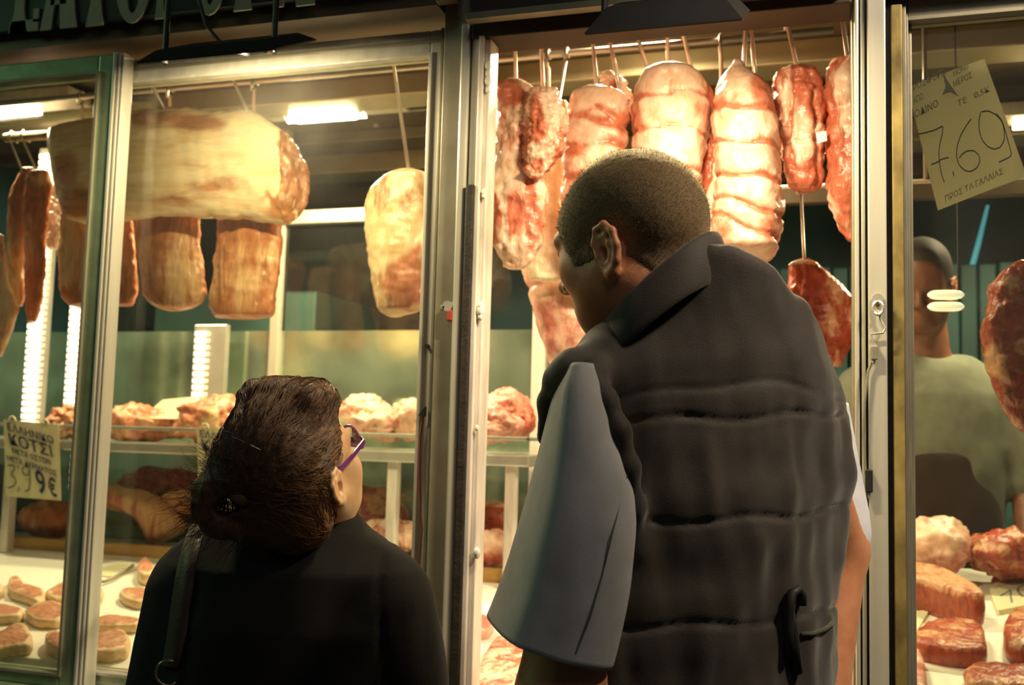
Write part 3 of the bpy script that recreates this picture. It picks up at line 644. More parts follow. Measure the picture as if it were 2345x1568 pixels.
hang('tied_roll', ROLLM, [(202, 1345, 1388), (220, 1312, 1432), (268, 1296, 1442), (330, 1292, 1436), (400, 1287, 1425), (470, 1285, 1420), (530, 1295, 1410), (560, 1310, 1400)], 2.06, 0.06, 'tied pork roll left of the brightest one, partly behind the cropped head', base=0.62, group='tied pork rolls',
     blobs=((1410, 290, 26, 18, .1), (1310, 355, 30, 16, .1), (1370, 240, 40, 30, .9), (1350, 420, 60, 30, .5)), grooves=((280, 300, 9, .010, .55), (345, 345, 8, .007, .5), (415, 405, 8, .008, .6)), creases=((1330, 275, 1370, 262, 6, .006, .5), (1370, 262, 1430, 300, 6, .008, .6)))
hang('bony_cut', REDM, [(163, 1388, 1405), (180, 1378, 1424), (212, 1382, 1442), (245, 1400, 1448), (270, 1410, 1450)], 2.12, 0.03, 'small bony cut with a white tip between two tied rolls', base=0.45, blobs=((1400, 175, 30, 16, 1.0), (1430, 205, 12, 22, .95)), amp=.01, nscale=30)
hang('tied_roll', ROLLM, [(152, 1508, 1562), (168, 1472, 1602), (200, 1456, 1620), (270, 1443, 1626), (350, 1450, 1612), (430, 1458, 1606), (500, 1475, 1600), (560, 1500, 1590)], 2.04, 0.075, 'brightest tied pork roll, round topped, right above the cropped head', base=0.80, group='tied pork rolls',
     blobs=((1455, 270, 22, 60, .1), (1600, 260, 20, 40, .3), (1540, 200, 70, 40, .95)), grooves=((238, 235, 6, .006, .6), (308, 316, 6, .007, .5), (400, 404, 6, .007, .5), (455, 460, 6, .006, .5)), creases=((1530, 165, 1538, 240, 5, .004, .6),))
hang('meat_flap', REDM, [(200, 1592, 1628), (250, 1588, 1640), (340, 1598, 1642), (410, 1602, 1640), (458, 1604, 1632)], 2.10, 0.03, 'dark red flap squeezed between the brightest and the longest tied rolls', base=0.2)
hang('fat_flap', FATM, [(235, 1640, 1652), (330, 1634, 1658), (430, 1626, 1655), (480, 1606, 1648), (530, 1604, 1645), (575, 1612, 1636)], 2.09, 0.02, 'white fat flap along the left side of the longest tied roll', base=0.95, amp=.008)
hang('tied_roll', ROLLM, [(137, 1682, 1698), (158, 1668, 1708), (180, 1650, 1738), (205, 1642, 1762), (240, 1634, 1772), (320, 1632, 1786), (400, 1640, 1790), (480, 1636, 1795), (530, 1624, 1790), (560, 1628, 1788), (580, 1660, 1780), (596, 1700, 1768)], 2.02, 0.07, 'longest tied pork roll with many tie grooves, right of the cropped head', base=0.68, group='tied pork rolls', m=72, n=90,
     blobs=((1685, 170, 30, 34, .98), (1745, 205, 28, 40, .1), (1660, 250, 30, 25, .35), (1715, 300, 50, 26, .95), (1710, 370, 50, 26, .9), (1720, 440, 55, 22, .78), (1730, 540, 70, 40, .5), (1650, 520, 25, 40, .4)), grooves=((262, 268, 7, .009, .8), (338, 350, 5, .006, .8), (408, 428, 7, .009, .85), (462, 505, 6, .008, .8), (500, 560, 6, .008, .8)), creases=((1738, 275, 1745, 345, 4, .004, .6),))
hang('folded_cut', REDM, [(163, 1785, 1868), (180, 1768, 1890), (250, 1772, 1892), (330, 1786, 1894), (400, 1795, 1890), (425, 1808, 1882), (436, 1825, 1870)], 2.07, 0.055, 'folded dark red cut hanging right of the longest tied roll', base=0.36, amp=.010, nscale=18,
     blobs=((1850, 190, 35, 22, .0), (1800, 240, 24, 60, .6), (1835, 330, 25, 50, .75), (1880, 310, 18, 12, 1.0)), creases=((1820, 200, 1800, 330, 9, .012, .3), (1800, 330, 1820, 400, 8, .008, .3), (1865, 230, 1880, 400, 8, .010, .2), (1835, 200, 1880, 205, 6, .010, .5)))
hang('meat_cut', REDM, [(140, 1908, 1975), (165, 1890, 1990), (250, 1890, 1995), (350, 1893, 1995), (430, 1893, 1992), (480, 1905, 1990), (520, 1922, 1985), (550, 1944, 1978)], 2.06, 0.055, 'last hanging cut of the open window, half hidden by the right post', base=0.46, blobs=((1925, 200, 30, 30, .8), (1925, 370, 40, 60, .3), (1900, 500, 16, 24, .95), (1940, 400, 30, 60, .2)), amp=.009)
hang('pork_shank', PINKM, [(574, 1218, 1292), (598, 1196, 1312), (650, 1202, 1330), (700, 1216, 1346), (760, 1236, 1350), (820, 1255, 1345), (900, 1275, 1335), (920, 1285, 1325)], 2.26, 0.06, 'large pale pink shank hanging before the man\'s face', base=0.58, blobs=((1260, 595, 50, 22, .9), (1235, 655, 30, 10, .1), (1290, 640, 60, 60, .7), (1250, 760, 30, 60, .3)), creases=((1205, 660, 1290, 640, 7, .007, .3),))
hang('pork_belly', PINKM, [(566, 1592, 1712), (620, 1598, 1722), (690, 1610, 1722), (780, 1620, 1720), (830, 1630, 1712)], 2.22, 0.05, 'pale belly piece hanging behind the man\'s collar', base=0.6, blobs=((1690, 660, 25, 50, .2), (1650, 615, 40, 20, .95)), power=3)
hang('beef_flank', BEEF, [(592, 1834, 1852), (604, 1810, 1872), (640, 1806, 1918), (680, 1799, 1955), (720, 1790, 1978), (760, 1812, 1972), (800, 1872, 1948), (838, 1905, 1928)], 2.31, 0.03, 'triangular red flank on the ringed hook, behind the man\'s right shoulder', base=0.34, amp=.006,
     blobs=((1835, 680, 30, 70, .05), (1930, 650, 18, 30, .7), (1910, 730, 40, 60, .55)), creases=((1835, 600, 1825, 740, 6, .006, .3), (1850, 610, 1880, 700, 6, .005, .2), (1820, 600, 1868, 606, 5, -.003, -1.0)))
hang('beef_cut', BEEF, [(598, 2338, 2385), (618, 2292, 2405), (655, 2268, 2415), (715, 2262, 2425), (760, 2248, 2425), (800, 2246, 2425), (850, 2266, 2425), (900, 2285, 2415), (950, 2308, 2400), (988, 2338, 2385)], 2.05, 0.06, 'big marbled beef cut hanging at the right edge of the photo', base=0.33, amp=.009, blobs=((2280, 830, 30, 40, .7), (2300, 650, 30, 20, .55), (2310, 940, 20, 40, .4)))

pt_ = [P(*q, 2.008) for q in ((1868, 303), (1892, 300), (1894, 322), (1872, 328))]
tag(MB().prism(pt_, (0, .0015, 0)).build('meat_label', simple('white_label', (.9, .9, .86), .5)), 'tiny white label stuck on the folded dark red cut', 'label')
tag(MB().tube([P(1808, 609, 2.285), P(1814, 603, 2.285), P(1850, 598, 2.285), P(1856, 604, 2.285)], .0042, 8).build('metal_skewer', STEEL, smooth=True), 'short shiny skewer through the top of the triangular red flank', 'skewer')
# ================================================================== MEAT ON THE SHELF
def mound(name, mat, u, v, du, dv, Y, label, base=0.4, depth=None, zbase=None, amp=0.010, group=None, nscale=20, blobs=()):
    V = []; FAT = []; sd = random.uniform(0, 60); c = P(u, v, Y); ex = np.linalg.norm(P(u+du, v, Y)-c); ez = np.linalg.norm(P(u, v+dv, Y)-c)
    zb = zbase; dy = depth or ex*0.8; n, m = 36, 52
    for i in range(n+1):
        a = pi*i/n
        for k in range(m):
            b = 2*pi*k/m; d_ = np.array([sin(a)*cos(b), sin(a)*sin(b), cos(a)])
            p = c+d_*np.array([ex, dy, ez]); dn = 1+(1.3*amp*fnoise(p, nscale, sd)+amp*.5*fnoise(p, nscale*2.8, sd)+amp*.15*fnoise(p, nscale*7, sd))/max(min(ex, ez), .02)
            p = c+(p-c)*dn
            if zb is not None and p[2] < zb: p[2] = zb
            V.append(p); FAT.append(fatvalue(u+du*d_[0], v-dv*d_[2], base, blobs))
    Fs = [(i*m+k, (i+1)*m+k, (i+1)*m+(k+1) % m, i*m+(k+1) % m) for i in range(n) for k in range(m)]
    o = link_mesh(name, V, Fs, mat, None, attrs={'fat': FAT}); return tag(o, label, 'meat', group)
ZT = 1.3525
S_ = 'meat heaped on the steel shelf'
mound('meat_piece', PORK, 168, 965, 34, 32, 2.62, 'small bony heap on the shelf right of the blue and cream price tag', .45, .06, ZT, .02, S_, 40)
mound('meat_piece', PORK, 312, 970, 68, 42, 2.66, 'reddish meat heap on the shelf right of the dividing sash', .42, .08, ZT, .012, S_)
mound('meat_piece', PORK, 405, 968, 60, 36, 2.78, 'meat heap on the shelf that carries the blank white note', .4, .08, ZT, .012, S_)
mound('meat_piece', PORK, 485, 962, 75, 52, 2.66, 'red wet meat heap on the shelf left of the woman\'s head', .4, .08, ZT, .014, S_)
mound('meat_piece', PINKM, 600, 970, 60, 45, 2.70, 'meat heap on the shelf hidden mostly by the woman\'s hair', .5, .08, ZT, .012, S_)
mound('meat_piece', PINKM, 835, 940, 52, 34, 2.80, 'rounded pale heap on the shelf, back row beyond the woman\'s glasses', .62, .07, ZT, .012, S_)
mound('meat_piece', PINKM, 868, 968, 62, 34, 2.66, 'pale glistening heap on the shelf in front of the woman\'s glasses', .62, .07, ZT, .014, S_)
mound('meat_piece', PINKM, 945, 955, 45, 46, 2.70, 'ribbed pink heap on the shelf behind the middle sash', .55, .08, ZT, .013, S_)
mound('meat_piece', PINKM, 1160, 935, 48, 44, 2.74, 'pink cut standing highest on the shelf end behind the open window', .5, .08, ZT, .014, S_)
mound('meat_piece', PINKM, 1140, 975, 52, 36, 2.62, 'pink cut lying on the shelf end at the front rail', .45, .07, ZT, .012, S_)
mound('meat_piece', REDM, 1192, 965, 28, 34, 2.70, 'dark red cut on the shelf end beside the man\'s shoulder', .2, .06, ZT, .012, S_)
# lower ledge behind the wooden lip
ZL = cz(2.60)+.0045
L_ = 'big cuts standing behind the wooden lip'
def arch(name, mat, pts, w0, w1, Y, dy, label, base, blobs=()):
    pts = np.array(pts, float); n = 30; q = np.linspace(0, 1, len(pts)); qq = np.linspace(0, 1, n)
    U = np.interp(qq, q, pts[:, 0]); W = np.interp(qq, q, pts[:, 1])
    for _ in range(3): U[1:-1] = (U[:-2]+U[1:-1]*2+U[2:])/4; W[1:-1] = (W[:-2]+W[1:-1]*2+W[2:])/4
    V = []; FAT = []; m = 22; sd = random.uniform(0, 50)
    C_ = np.array([P(a, b, Y) for a, b in zip(U, W)]); rr = np.interp(qq, q, np.array(w0)/FPX*2.9)
    for i in range(n):
        t = C_[min(i+1, n-1)]-C_[max(i-1, 0)]; t /= np.linalg.norm(t); nr = np.array([-t[2], 0, t[0]])
        e = min(1, sqrt(max(0, 1-(1-min(i, n-1-i)/3.0)**2))) if min(i, n-1-i) < 3 else 1; e = max(e, .25)
        for k in range(m):
            b = 2*pi*k/m; cb = math.copysign(abs(cos(b))**.8, cos(b)); sb_ = math.copysign(abs(sin(b))**.8, sin(b))
            p = C_[i]+nr*rr[i]*e*cb+np.array([0, dy*e*sb_, 0]); p = p+(nr*cb)*(.010*fnoise(p, 25, sd))
            if p[2] < ZL: p[2] = ZL
            V.append(p); FAT.append(fatvalue(U[i]+cb*20*nr[0], W[i], base+.35*max(0, cb), blobs))
    Fs = [(i*m+k, i*m+(k+1) % m, (i+1)*m+(k+1) % m, (i+1)*m+k) for i in range(n-1) for k in range(m)]
    Fs += [tuple(range(m))[::-1], tuple((n-1)*m+k for k in range(m))]
    o = link_mesh(name, V, Fs, mat, None, attrs={'fat': FAT})
    bm = bmesh.new(); bm.from_mesh(o.data); bmesh.ops.recalc_face_normals(bm, faces=bm.faces); bm.to_mesh(o.data); bm.free()
    return tag(o, label, 'meat', L_)
mound('meat_piece', LOIN, 115, 1188, 68, 46, 2.72, 'thick chop with a dark centre behind the wooden lip, left of the dividing sash', .45, .06, ZL, .006, L_, blobs=((150, 1185, 30, 35, .0),))
arch('rib_piece', LOIN, [(190, 1150), (240, 1135), (300, 1142), (350, 1168), (375, 1205), (385, 1235)], (26, 28, 28, 34, 48, 52), 0, 2.72, .06, 'arched rib piece behind the wooden lip, right of the dividing sash', .42)
arch('rib_piece', LOIN, [(385, 1150), (420, 1145), (470, 1160), (510, 1195), (530, 1230)], (28, 30, 30, 40, 46), 0, 2.78, .06, 'arched rib piece behind the wooden lip, beside the woman\'s ponytail', .40)
mound('meat_piece', BEEF, 370, 1115, 100, 45, 2.88, 'dark brown cut lying in the shade under the shelf, behind the rib pieces', .35, .06, None, .010, L_)
mound('meat_piece', BEEF, 850, 1165, 78, 50, 2.80, 'dark purplish mound under the shelf, right of the woman\'s chin', .42, .07, ZL, .010, L_, blobs=((800, 1170, 25, 40, .1), (880, 1140, 40, 20, .6)))
mound('meat_piece', REDM, 915, 1225, 75, 36, 2.66, 'wet red piece behind the woman\'s shoulder, at the middle sash', .55, .06, ZL, .010, L_)
mound('beef_piece', BEEF, 1130, 1190, 48, 42, 2.80, 'dark red beef piece with a pale fat rim under the shelf end', .0, .06, ZL, .004, L_, blobs=((1130, 1152, 60, 9, .95),))
mound('meat_piece', PINKM, 1115, 1256, 58, 42, 2.68, 'pale pink piece on the wooden lip at the left of the open window', .6, .06, ZL, .008, L_, blobs=((1120, 1280, 40, 16, .1),))

# ================================================================== CUTS ON THE WHITE COUNTER
G1 = 'pork chops on the white counter'
def chop(outline, label, th=.024, mat=CHOP, rim=.95, core=.30, dome=.12, amp=.006, side=.62, **k):
    return slabpiece('pork_chop', mat, outline, th, label, 'meat', G1, rim=rim, core=core, **k)
chop([(15, 1340), (22, 1318), (38, 1314), (50, 1335), (85, 1342), (105, 1350), (103, 1368), (85, 1376), (55, 1362), (25, 1355)], 'hooked pork chop at the back of the left counter, far left')
chop([(100, 1352), (130, 1336), (165, 1322), (210, 1330), (238, 1345), (234, 1362), (200, 1368), (160, 1372), (120, 1370)], 'pork chop behind the dividing sash, back row of the left counter')
chop([(-40, 1372), (15, 1384), (55, 1392), (48, 1408), (0, 1410), (-40, 1412)], 'flat pork chop cut off by the left edge, middle row')
chop([(55, 1395), (85, 1378), (120, 1372), (158, 1390), (156, 1408), (130, 1420), (85, 1418), (60, 1408)], 'rounded pork chop in the middle row, left of the dividing sash')
chop([(-40, 1452), (10, 1440), (38, 1420), (60, 1428), (78, 1455), (70, 1472), (20, 1478), (-40, 1486)], 'pork chop with a peaked end in the front row at the left edge', .03)
chop([(102, 1452), (114, 1438), (130, 1442), (160, 1460), (200, 1474), (196, 1492), (160, 1494), (120, 1478), (104, 1468)], 'pork chop in the front row touching the dividing sash', .03)
chop([(312, 1304), (318, 1286), (332, 1272), (345, 1284), (356, 1300), (346, 1312), (325, 1314)], 'small upright chop beside the woman\'s sleeve, back row', .035)
chop([(270, 1352), (285, 1342), (330, 1344), (360, 1352), (355, 1372), (310, 1376), (280, 1366)], 'pork chop half hidden by the woman\'s sleeve, middle row')
chop([(212, 1412), (250, 1404), (300, 1410), (330, 1418), (315, 1430), (260, 1432), (215, 1430)], 'flat chop just right of the dividing sash, above the largest chop', .022)
chop([(214, 1450), (245, 1440), (285, 1440), (300, 1460), (290, 1482), (250, 1490), (212, 1488)], 'largest front chop between the dividing sash and the woman', .03)
chop([(-70, 1330), (-10, 1328), (10, 1340), (4, 1352), (-30, 1356), (-70, 1352)], 'chop peeping in at the left edge, back row', .025)
G2 = 'cuts on the right counter'
def steak(outline, label, th, mat=BEEF, **k): return slabpiece('beef_steak', mat, outline, th, label, 'meat', G2, **k)
mound('pork_heap', PINKM, 2140, 1248, 92, 66, 2.80, 'pale pinkish mound at the back left of the right window', .58, .09, cz(2.74), .009, G2, blobs=((2130, 1215, 40, 18, .9), (2170, 1280, 40, 20, .2)))
mound('pork_heap', BEEF, 2310, 1266, 112, 56, 2.80, 'brownish mound at the back right of the right window', .40, .06, cz(2.76), .011, G2, blobs=((2260, 1250, 40, 10, .8),))
steak([(2050, 1300), (2085, 1282), (2140, 1290), (2200, 1315), (2245, 1342), (2262, 1358), (2240, 1362), (2180, 1345), (2120, 1325), (2060, 1315)], 'biggest dark red steak with a pale fat rim in the right window', .085, rim=.62, core=.62, side=.05, dome=.0)
steak([(2088, 1448), (2110, 1432), (2135, 1412), (2190, 1410), (2245, 1418), (2258, 1450), (2262, 1482), (2220, 1486), (2150, 1478), (2100, 1466)], 'thick slab with a pinkish top face, below the biggest steak', .045, rim=.45, core=.42, side=.03, dome=.05)
steak([(2298, 1425), (2310, 1398), (2345, 1382), (2420, 1380), (2420, 1480), (2340, 1480), (2300, 1462)], 'rounded slab below the price slip at the right edge', .05, rim=.4, core=.45, side=.1)
steak([(2205, 1520), (2230, 1510), (2300, 1516), (2420, 1524), (2420, 1570), (2300, 1572), (2215, 1560)], 'striped piece at the bottom right corner', .03, rim=.6, core=.4, amp=.006)
steak([(2060, 1500), (2085, 1478), (2105, 1482), (2118, 1510), (2125, 1560), (2120, 1600), (2060, 1600)], 'pinkish strip at the bottom beside the right post', .04, mat=PINKM, rim=.4, core=.4)
steak([(2268, 1320), (2300, 1310), (2350, 1312), (2350, 1326), (2300, 1330)], 'small orange red scrap behind the price slip', .02, rim=.3, core=.3)
G3 = 'cuts on the counter in the open window'
steak([(1925, 1530), (1938, 1510), (1965, 1504), (2010, 1508), (2012, 1570), (1935, 1575)], 'orange red cut low between the man\'s forearm and the right post', .04, mat=REDM, rim=.15, core=.15, amp=.004)
steak([(1940, 1440), (1958, 1425), (2000, 1428), (2004, 1460), (1975, 1475), (1945, 1465)], 'small dark cut between the man\'s forearm and the right post', .03, rim=.05, core=.05)
slabpiece('pork_piece', PINKM, [(1070, 1410), (1090, 1402), (1120, 1408), (1132, 1424), (1120, 1440), (1090, 1444), (1070, 1436)], .025, 'small pink piece on the counter behind the white sealed edge', 'meat', G3, rim=.5, core=.2)
slabpiece('pork_belly', REDM, [(1085, 1560), (1105, 1500), (1135, 1452), (1175, 1440), (1260, 1470), (1290, 1520), (1260, 1600), (1150, 1640), (1080, 1620)], .04, 'large streaky belly slab beside the man\'s bare elbow', 'meat', G3, rim=.55, core=.52, amp=.005)
slabpiece('pork_belly', REDM, [(1500, 1500), (1600, 1470), (1750, 1480), (1800, 1540), (1700, 1600), (1550, 1580)], .035, 'belly slab lying behind the man\'s back', 'meat', G3, rim=.5, core=.45)

# ================================================================== PAPERS, TAGS
FONT = None
def textmesh(name, s, size, mat, parent, origin, ex, ez, bold=0.0, xscale=1.0):
    """flat lettering: origin = lower left, ex/ez unit vectors of the card"""
    cu = bpy.data.curves.new('t', 'FONT'); cu.body = s; cu.size = size; cu.extrude = 0.0003; cu.offset = 0.012
    to = bpy.data.objects.new('t', cu); COL.objects.link(to)
    dg = bpy.context.evaluated_depsgraph_get(); me = bpy.data.meshes.new_from_object(to.evaluated_get(dg)); bpy.data.objects.remove(to)
    V = np.array([v.co for v in me.vertices]); Fs = [tuple(p.vertices) for p in me.polygons]
    ex, ez, origin = map(np.array, (ex, ez, origin)); ny = np.cross(ex, ez)
    W = np.array([origin+ex*v[0]*xscale+ez*v[1]+ny*v[2] for v in V]); w = V[:, 0].max()*xscale
    return W, Fs, w
def letters(name, s, parent, mat, p0, width, height, ex, ez, bold=0.0):
    W, Fs, w = textmesh(name, s, 1.0, mat, parent, (0, 0, 0), ex, ez, 0)
    ex, ez, p0 = map(np.array, (ex, ez, p0)); ny = np.cross(ex, ez)
    x = W@ex; z = W@ez; y = W@ny
    x = (x-x.min())/(x.max()-x.min())*width; z = z/0.72*height
    V = p0+np.outer(x, ex)+np.outer(z, ez)+np.outer(np.where(y > 0, .0006, .0001), ny)
    o = link_mesh(name, V, Fs, mat, parent, smooth=False)
    if bold:
        pass
    return o
def stroke(pts, w, mat, parent, name, frame):
    """pen stroke on a card: pts in card units, frame=(p0,ex,ez,nrm)"""
    p0, ex, ez, nr = frame; pts = np.array(pts, float)
    # smooth
    q = np.linspace(0, 1, len(pts)); n = max(12, len(pts)*6); qq = np.linspace(0, 1, n)
    X = np.interp(qq, q, pts[:, 0]); Z = np.interp(qq, q, pts[:, 1])
    for _ in range(3): X[1:-1] = (X[:-2]+2*X[1:-1]+X[2:])/4; Z[1:-1] = (Z[:-2]+2*Z[1:-1]+Z[2:])/4
    V = []; Fs = []
    for i in range(n):
        t = np.array([X[min(i+1, n-1)]-X[max(i-1, 0)], Z[min(i+1, n-1)]-Z[max(i-1, 0)]]); t /= np.linalg.norm(t)+1e-9
        a = np.array([-t[1], t[0]])*w/2
        for s in (1, -1):
            V.append(p0+ex*(X[i]+a[0]*s)+ez*(Z[i]+a[1]*s)+nr*.0005)
    Fs = [(2*i, 2*i+1, 2*i+3, 2*i+2) for i in range(n-1)]
    b = len(V); V += [v-nr*.0004 for v in V]
    Fs += [tuple(b+j for j in f[::-1]) for f in Fs]
    return V, Fs
def strokes(lst, w, mat, parent, name, frame):
    mb = MB()
    for pts in lst: V, Fs = stroke(pts, w, mat, parent, name, frame); mb.add(V, Fs)
    return link_mesh(name, mb.v, mb.f, mat, parent, smooth=False)
def card(tl, tr, br, bl, Y, label, name='price_tag', mat=CARD, th=.0012, curl=0.0):
    c = [P(*q, Y) for q in (tl, tr, br, bl)]
    V = []; n = 12
    for s in (0, 1):
        for i in range(n+1):
            for j in range(n+1):
                a, b = i/n, j/n; p = (c[0]*(1-a)+c[1]*a)*(1-b)+(c[3]*(1-a)+c[2]*a)*b
                p = p+np.array([0, th*s+curl*((a-.5)**2*4-.3)*1.0, 0]); V.append(p)
    Fs = []; m = (n+1)**2
    for i in range(n):
        for j in range(n):
            q = (i*(n+1)+j, (i+1)*(n+1)+j, (i+1)*(n+1)+j+1, i*(n+1)+j+1); Fs.append(q[::-1]); Fs.append(tuple(m+k for k in q))
    rim = [i*(n+1) for i in range(n+1)]+[n*(n+1)+j for j in range(1, n+1)]+[i*(n+1)+n for i in range(n-1, -1, -1)]+[j for j in range(n-1, 0, -1)]
    for k in range(len(rim)): a, b = rim[k], rim[(k+1) % len(rim)]; Fs.append((a, b, b+m, a+m))
    o = link_mesh(name, V, Fs, mat, None, smooth=False)
    bm = bmesh.new(); bm.from_mesh(o.data); bmesh.ops.recalc_face_normals(bm, faces=bm.faces); bm.to_mesh(o.data); bm.free()
    tag(o, label, 'price tag')
    ex = c[1]-c[0]; W = np.linalg.norm(ex); ex = ex/W; ez = c[0]-c[3]; H = np.linalg.norm(ez); ez = ez/H
    return o, c[3]+np.array([0, -.0008, 0]), ex, ez, W, H
def shank_tag(tl, tr, br, bl, Y, label):
    o, p0, ex, ez, W, H = card(tl, tr, br, bl, Y, label)
    def row(s, x, z, w, h, mat=INK, nm='lettering'): return letters(nm, s, o, mat, p0+ex*x*W+ez*z*H, w*W, h*H, ex, ez)
    row('ΕΛΛΗΝΙΚΟ', .06, .868, .84, .095); row('ΚΟΤΣΙ', .08, .685, .80, .145); row('ΜΕΤΑ ΟΣΤΩΝ', .14, .575, .70, .062); row('ΜΕΤΑ ΔΕΡΜΑΤΟΣ', .04, .475, .90, .062)
    row('9', .55, .11, .17, .30); row('€', .77, .10, .16, .225)
    fr = (p0, ex*W, ez*H, np.array([0, -1, 0]))
    strokes([[(.05, .40), (.16, .41), (.19, .38), (.10, .29), (.17, .26), (.20, .20), (.15, .14), (.04, .11)], [(.24, .42), (.25, .38)], [(.25, .14), (.23, .08)],
             [(.44, .40), (.36, .42), (.31, .36), (.35, .30), (.43, .31), (.45, .40), (.45, .25), (.43, .12), (.35, .09)]], .022, PENG, o, 'handwriting', fr)
    for x in (.16, .76):
        m = MB(); c_ = p0+ex*W*x+ez*H*1.0; m.tube([c_+ex*.012*cos(q)+ez*.012*sin(q)+np.array([0, .001, 0]) for q in np.linspace(-.2, pi+.2, 10)], .0022, 6)
        m.build('hanging_loop', CARD, o)
    return o
shank_tag((8, 960), (134, 972), (140, 1146), (14, 1136), 2.512, 'cream price tag with navy letters hanging at the far left under the shelf')
shank_tag((450, 978), (572, 984), (576, 1150), (456, 1138), 2.512, 'cream price tag half hidden behind the woman\'s ponytail')
# big handwritten card in the right window
o, p0, ex, ez, W, H = card((2078, 199), (2255, 133), (2352, 402), (2148, 481), 1.885, 'large tilted white paper with handwritten price in the right window', 'price_card', PAPER, curl=.004)
p0 = p0+np.array([0, -.004, 0])
fr = (p0, ex*W, ez*H, np.array([0, -1, 0]))
iw = lambda a, b, c: None
ca = np.array([2078, 199.]); 
A_ = np.array([[2255-2078, 2148-2078], [133-199, 481-199]], float); Ai = np.linalg.inv(A_)
def cc(x, y):   # pixel in my enlarged view of the card (1146 wide over 285 px) -> card units
    u, v = 2060+x/4.021, 110+y/4.021; a, b = Ai@np.array([u-2078, v-199]); return (a, 1-b)
S7 = [[cc(*q) for q in s] for s in (
    [(165, 805), (230, 795), (330, 765), (400, 725), (395, 790), (372, 880), (360, 980), (368, 1090), (390, 1190), (410, 1245)], [(290, 1085), (350, 1060), (380, 1035), (450, 1015)])]
S6 = [[cc(*q) for q in s] for s in ([(655, 660), (605, 730), (555, 820), (525, 920), (520, 1010), (545, 1085), (600, 1135), (650, 1140), (705, 1105), (735, 1040), (720, 985), (680, 950), (620, 950), (570, 985), (545, 1020)], [(488, 1140), (496, 1185)])]
S9 = [[cc(*q) for q in s] for s in ([(740, 600), (725, 680), (725, 760), (750, 850), (800, 910), (860, 935), (915, 915), (950, 850), (950, 760), (930, 680), (880, 620), (810, 585), (745, 595)], [(880, 610), (930, 670), (960, 770), (985, 870), (1012, 970), (1000, 1000), (900, 1050)])]
strokes(S7+S6+S9, .011, PEN, o, 'handwritten_price', fr)
d2 = ex*.97+ez*.0
def hand(s, x, y, x2, h):
    a = np.array(cc(x, y)); letters('faint_writing', s, o, PENCIL, p0+ex*W*a[0]+ez*H*a[1]+np.array([0, .0002, 0]), (x2)*W, h*H, ex, ez)
hand('ΠΡΟΣΦΟΡΑ', 85, 430, .50, .05); hand('ΜΟΝΟ', 500, 270, .20, .04); hand('ΑΠΟ', 130, 530, .14, .05); hand('ΜΕΡΟΣ', 500, 370, .25, .045); hand('ΤΕ   0,5Κ', 540, 545, .42, .045); hand('ΒΟΔΙΝΟ', 100, 680, .38, .055); hand('ΠΡΟΣ ΤΑ ΓΑΛΛΙΑΣ', 420, 1420, .76, .045)
m = MB(); a = np.array(cc(450, 400)); c_ = p0+ex*W*a[0]+ez*H*a[1]
m.prism([c_+ex*dx+ez*dz+np.array([0, -.0015, 0]) for dx, dz in ((-.002, .036), (.003, .014), (.009, -.004), (.013, -.016), (.002, -.004), (-.012, -.004), (-.003, .008))], (0, .001, 0))
m.build('tape_mark', PENCIL, o)
# slips and notes lying on the counter or meat
def slip(outline, label, base_h=.003, plane=onc, name='paper_slip', mat=PAPER):
    pts = [plane(u, v, base_h) for u, v in outline]
    o = MB().prism(pts, (0, 0, .0012)).build(name, mat); tag(o, label, 'paper'); return o, pts
o, pts = slip([(2262, 1340), (2400, 1302), (2420, 1372), (2284, 1398)], 'handwritten price slip lying on the right counter', .012)
c3 = [Vector(q) for q in pts]; exx = np.array((c3[1]-c3[0])); ezz = np.array((c3[0]-c3[3])); nr = np.array([0, -.2, .98])
fr = (np.array(c3[3])+nr*.0016, exx, ezz, nr)
strokes([[(.12, .46), (.22, .52), (.30, .58), (.26, .35), (.24, .12)], [(.40, .35), (.39, .5), (.46, .62), (.55, .55), (.58, .38), (.52, .2), (.43, .2), (.40, .35)], [(.66, .2), (.75, .6), (.85, .2)]], .03, PENG, o, 'handwriting', fr)
strokes([[(.08, .78), (.14, .86), (.2, .78), (.26, .86), (.33, .78)], [(.38, .8), (.46, .88), (.52, .8), (.6, .87), (.7, .8), (.8, .87)]], .025, PENCIL, o, 'faint_writing', fr)
slip([(2070, 1400), (2128, 1398), (2095, 1452), (2070, 1452)], 'blank white paper scrap beside the right post, under the thick slab', .006)
slip([(1955, 1392), (1990, 1388), (1992, 1428), (1958, 1432)], 'blank white scrap between the man\'s forearm and the post', .004)
def shp(u, v, h): return P(u, v, 2.66)
q = [P(325, 958, 2.62), P(372, 916, 2.82), P(455, 908, 2.84), P(412, 960, 2.62)]
o = MB().prism(q, (0, 0, .0015)).build('paper_note', PAPER); tag(o, 'blank white note lying on the shelf meat, left of the woman', 'paper')
o, pts = slip([(222, 1300), (285, 1288), (320, 1300), (262, 1322), (228, 1318)], 'translucent paper sheet lying on the left counter under the metal skewer', .003)
m = MB(); m.tube([onc(u, v, .010) for u, v in ((222, 1332), (240, 1331), (262, 1322), (285, 1308), (306, 1292))], [.004, .005, .005, .004, .003], 8)
tag(m.build('metal_skewer', ALU_D, smooth=True), 'curved dark metal skewer on the left counter, right of the dividing sash', 'tool')

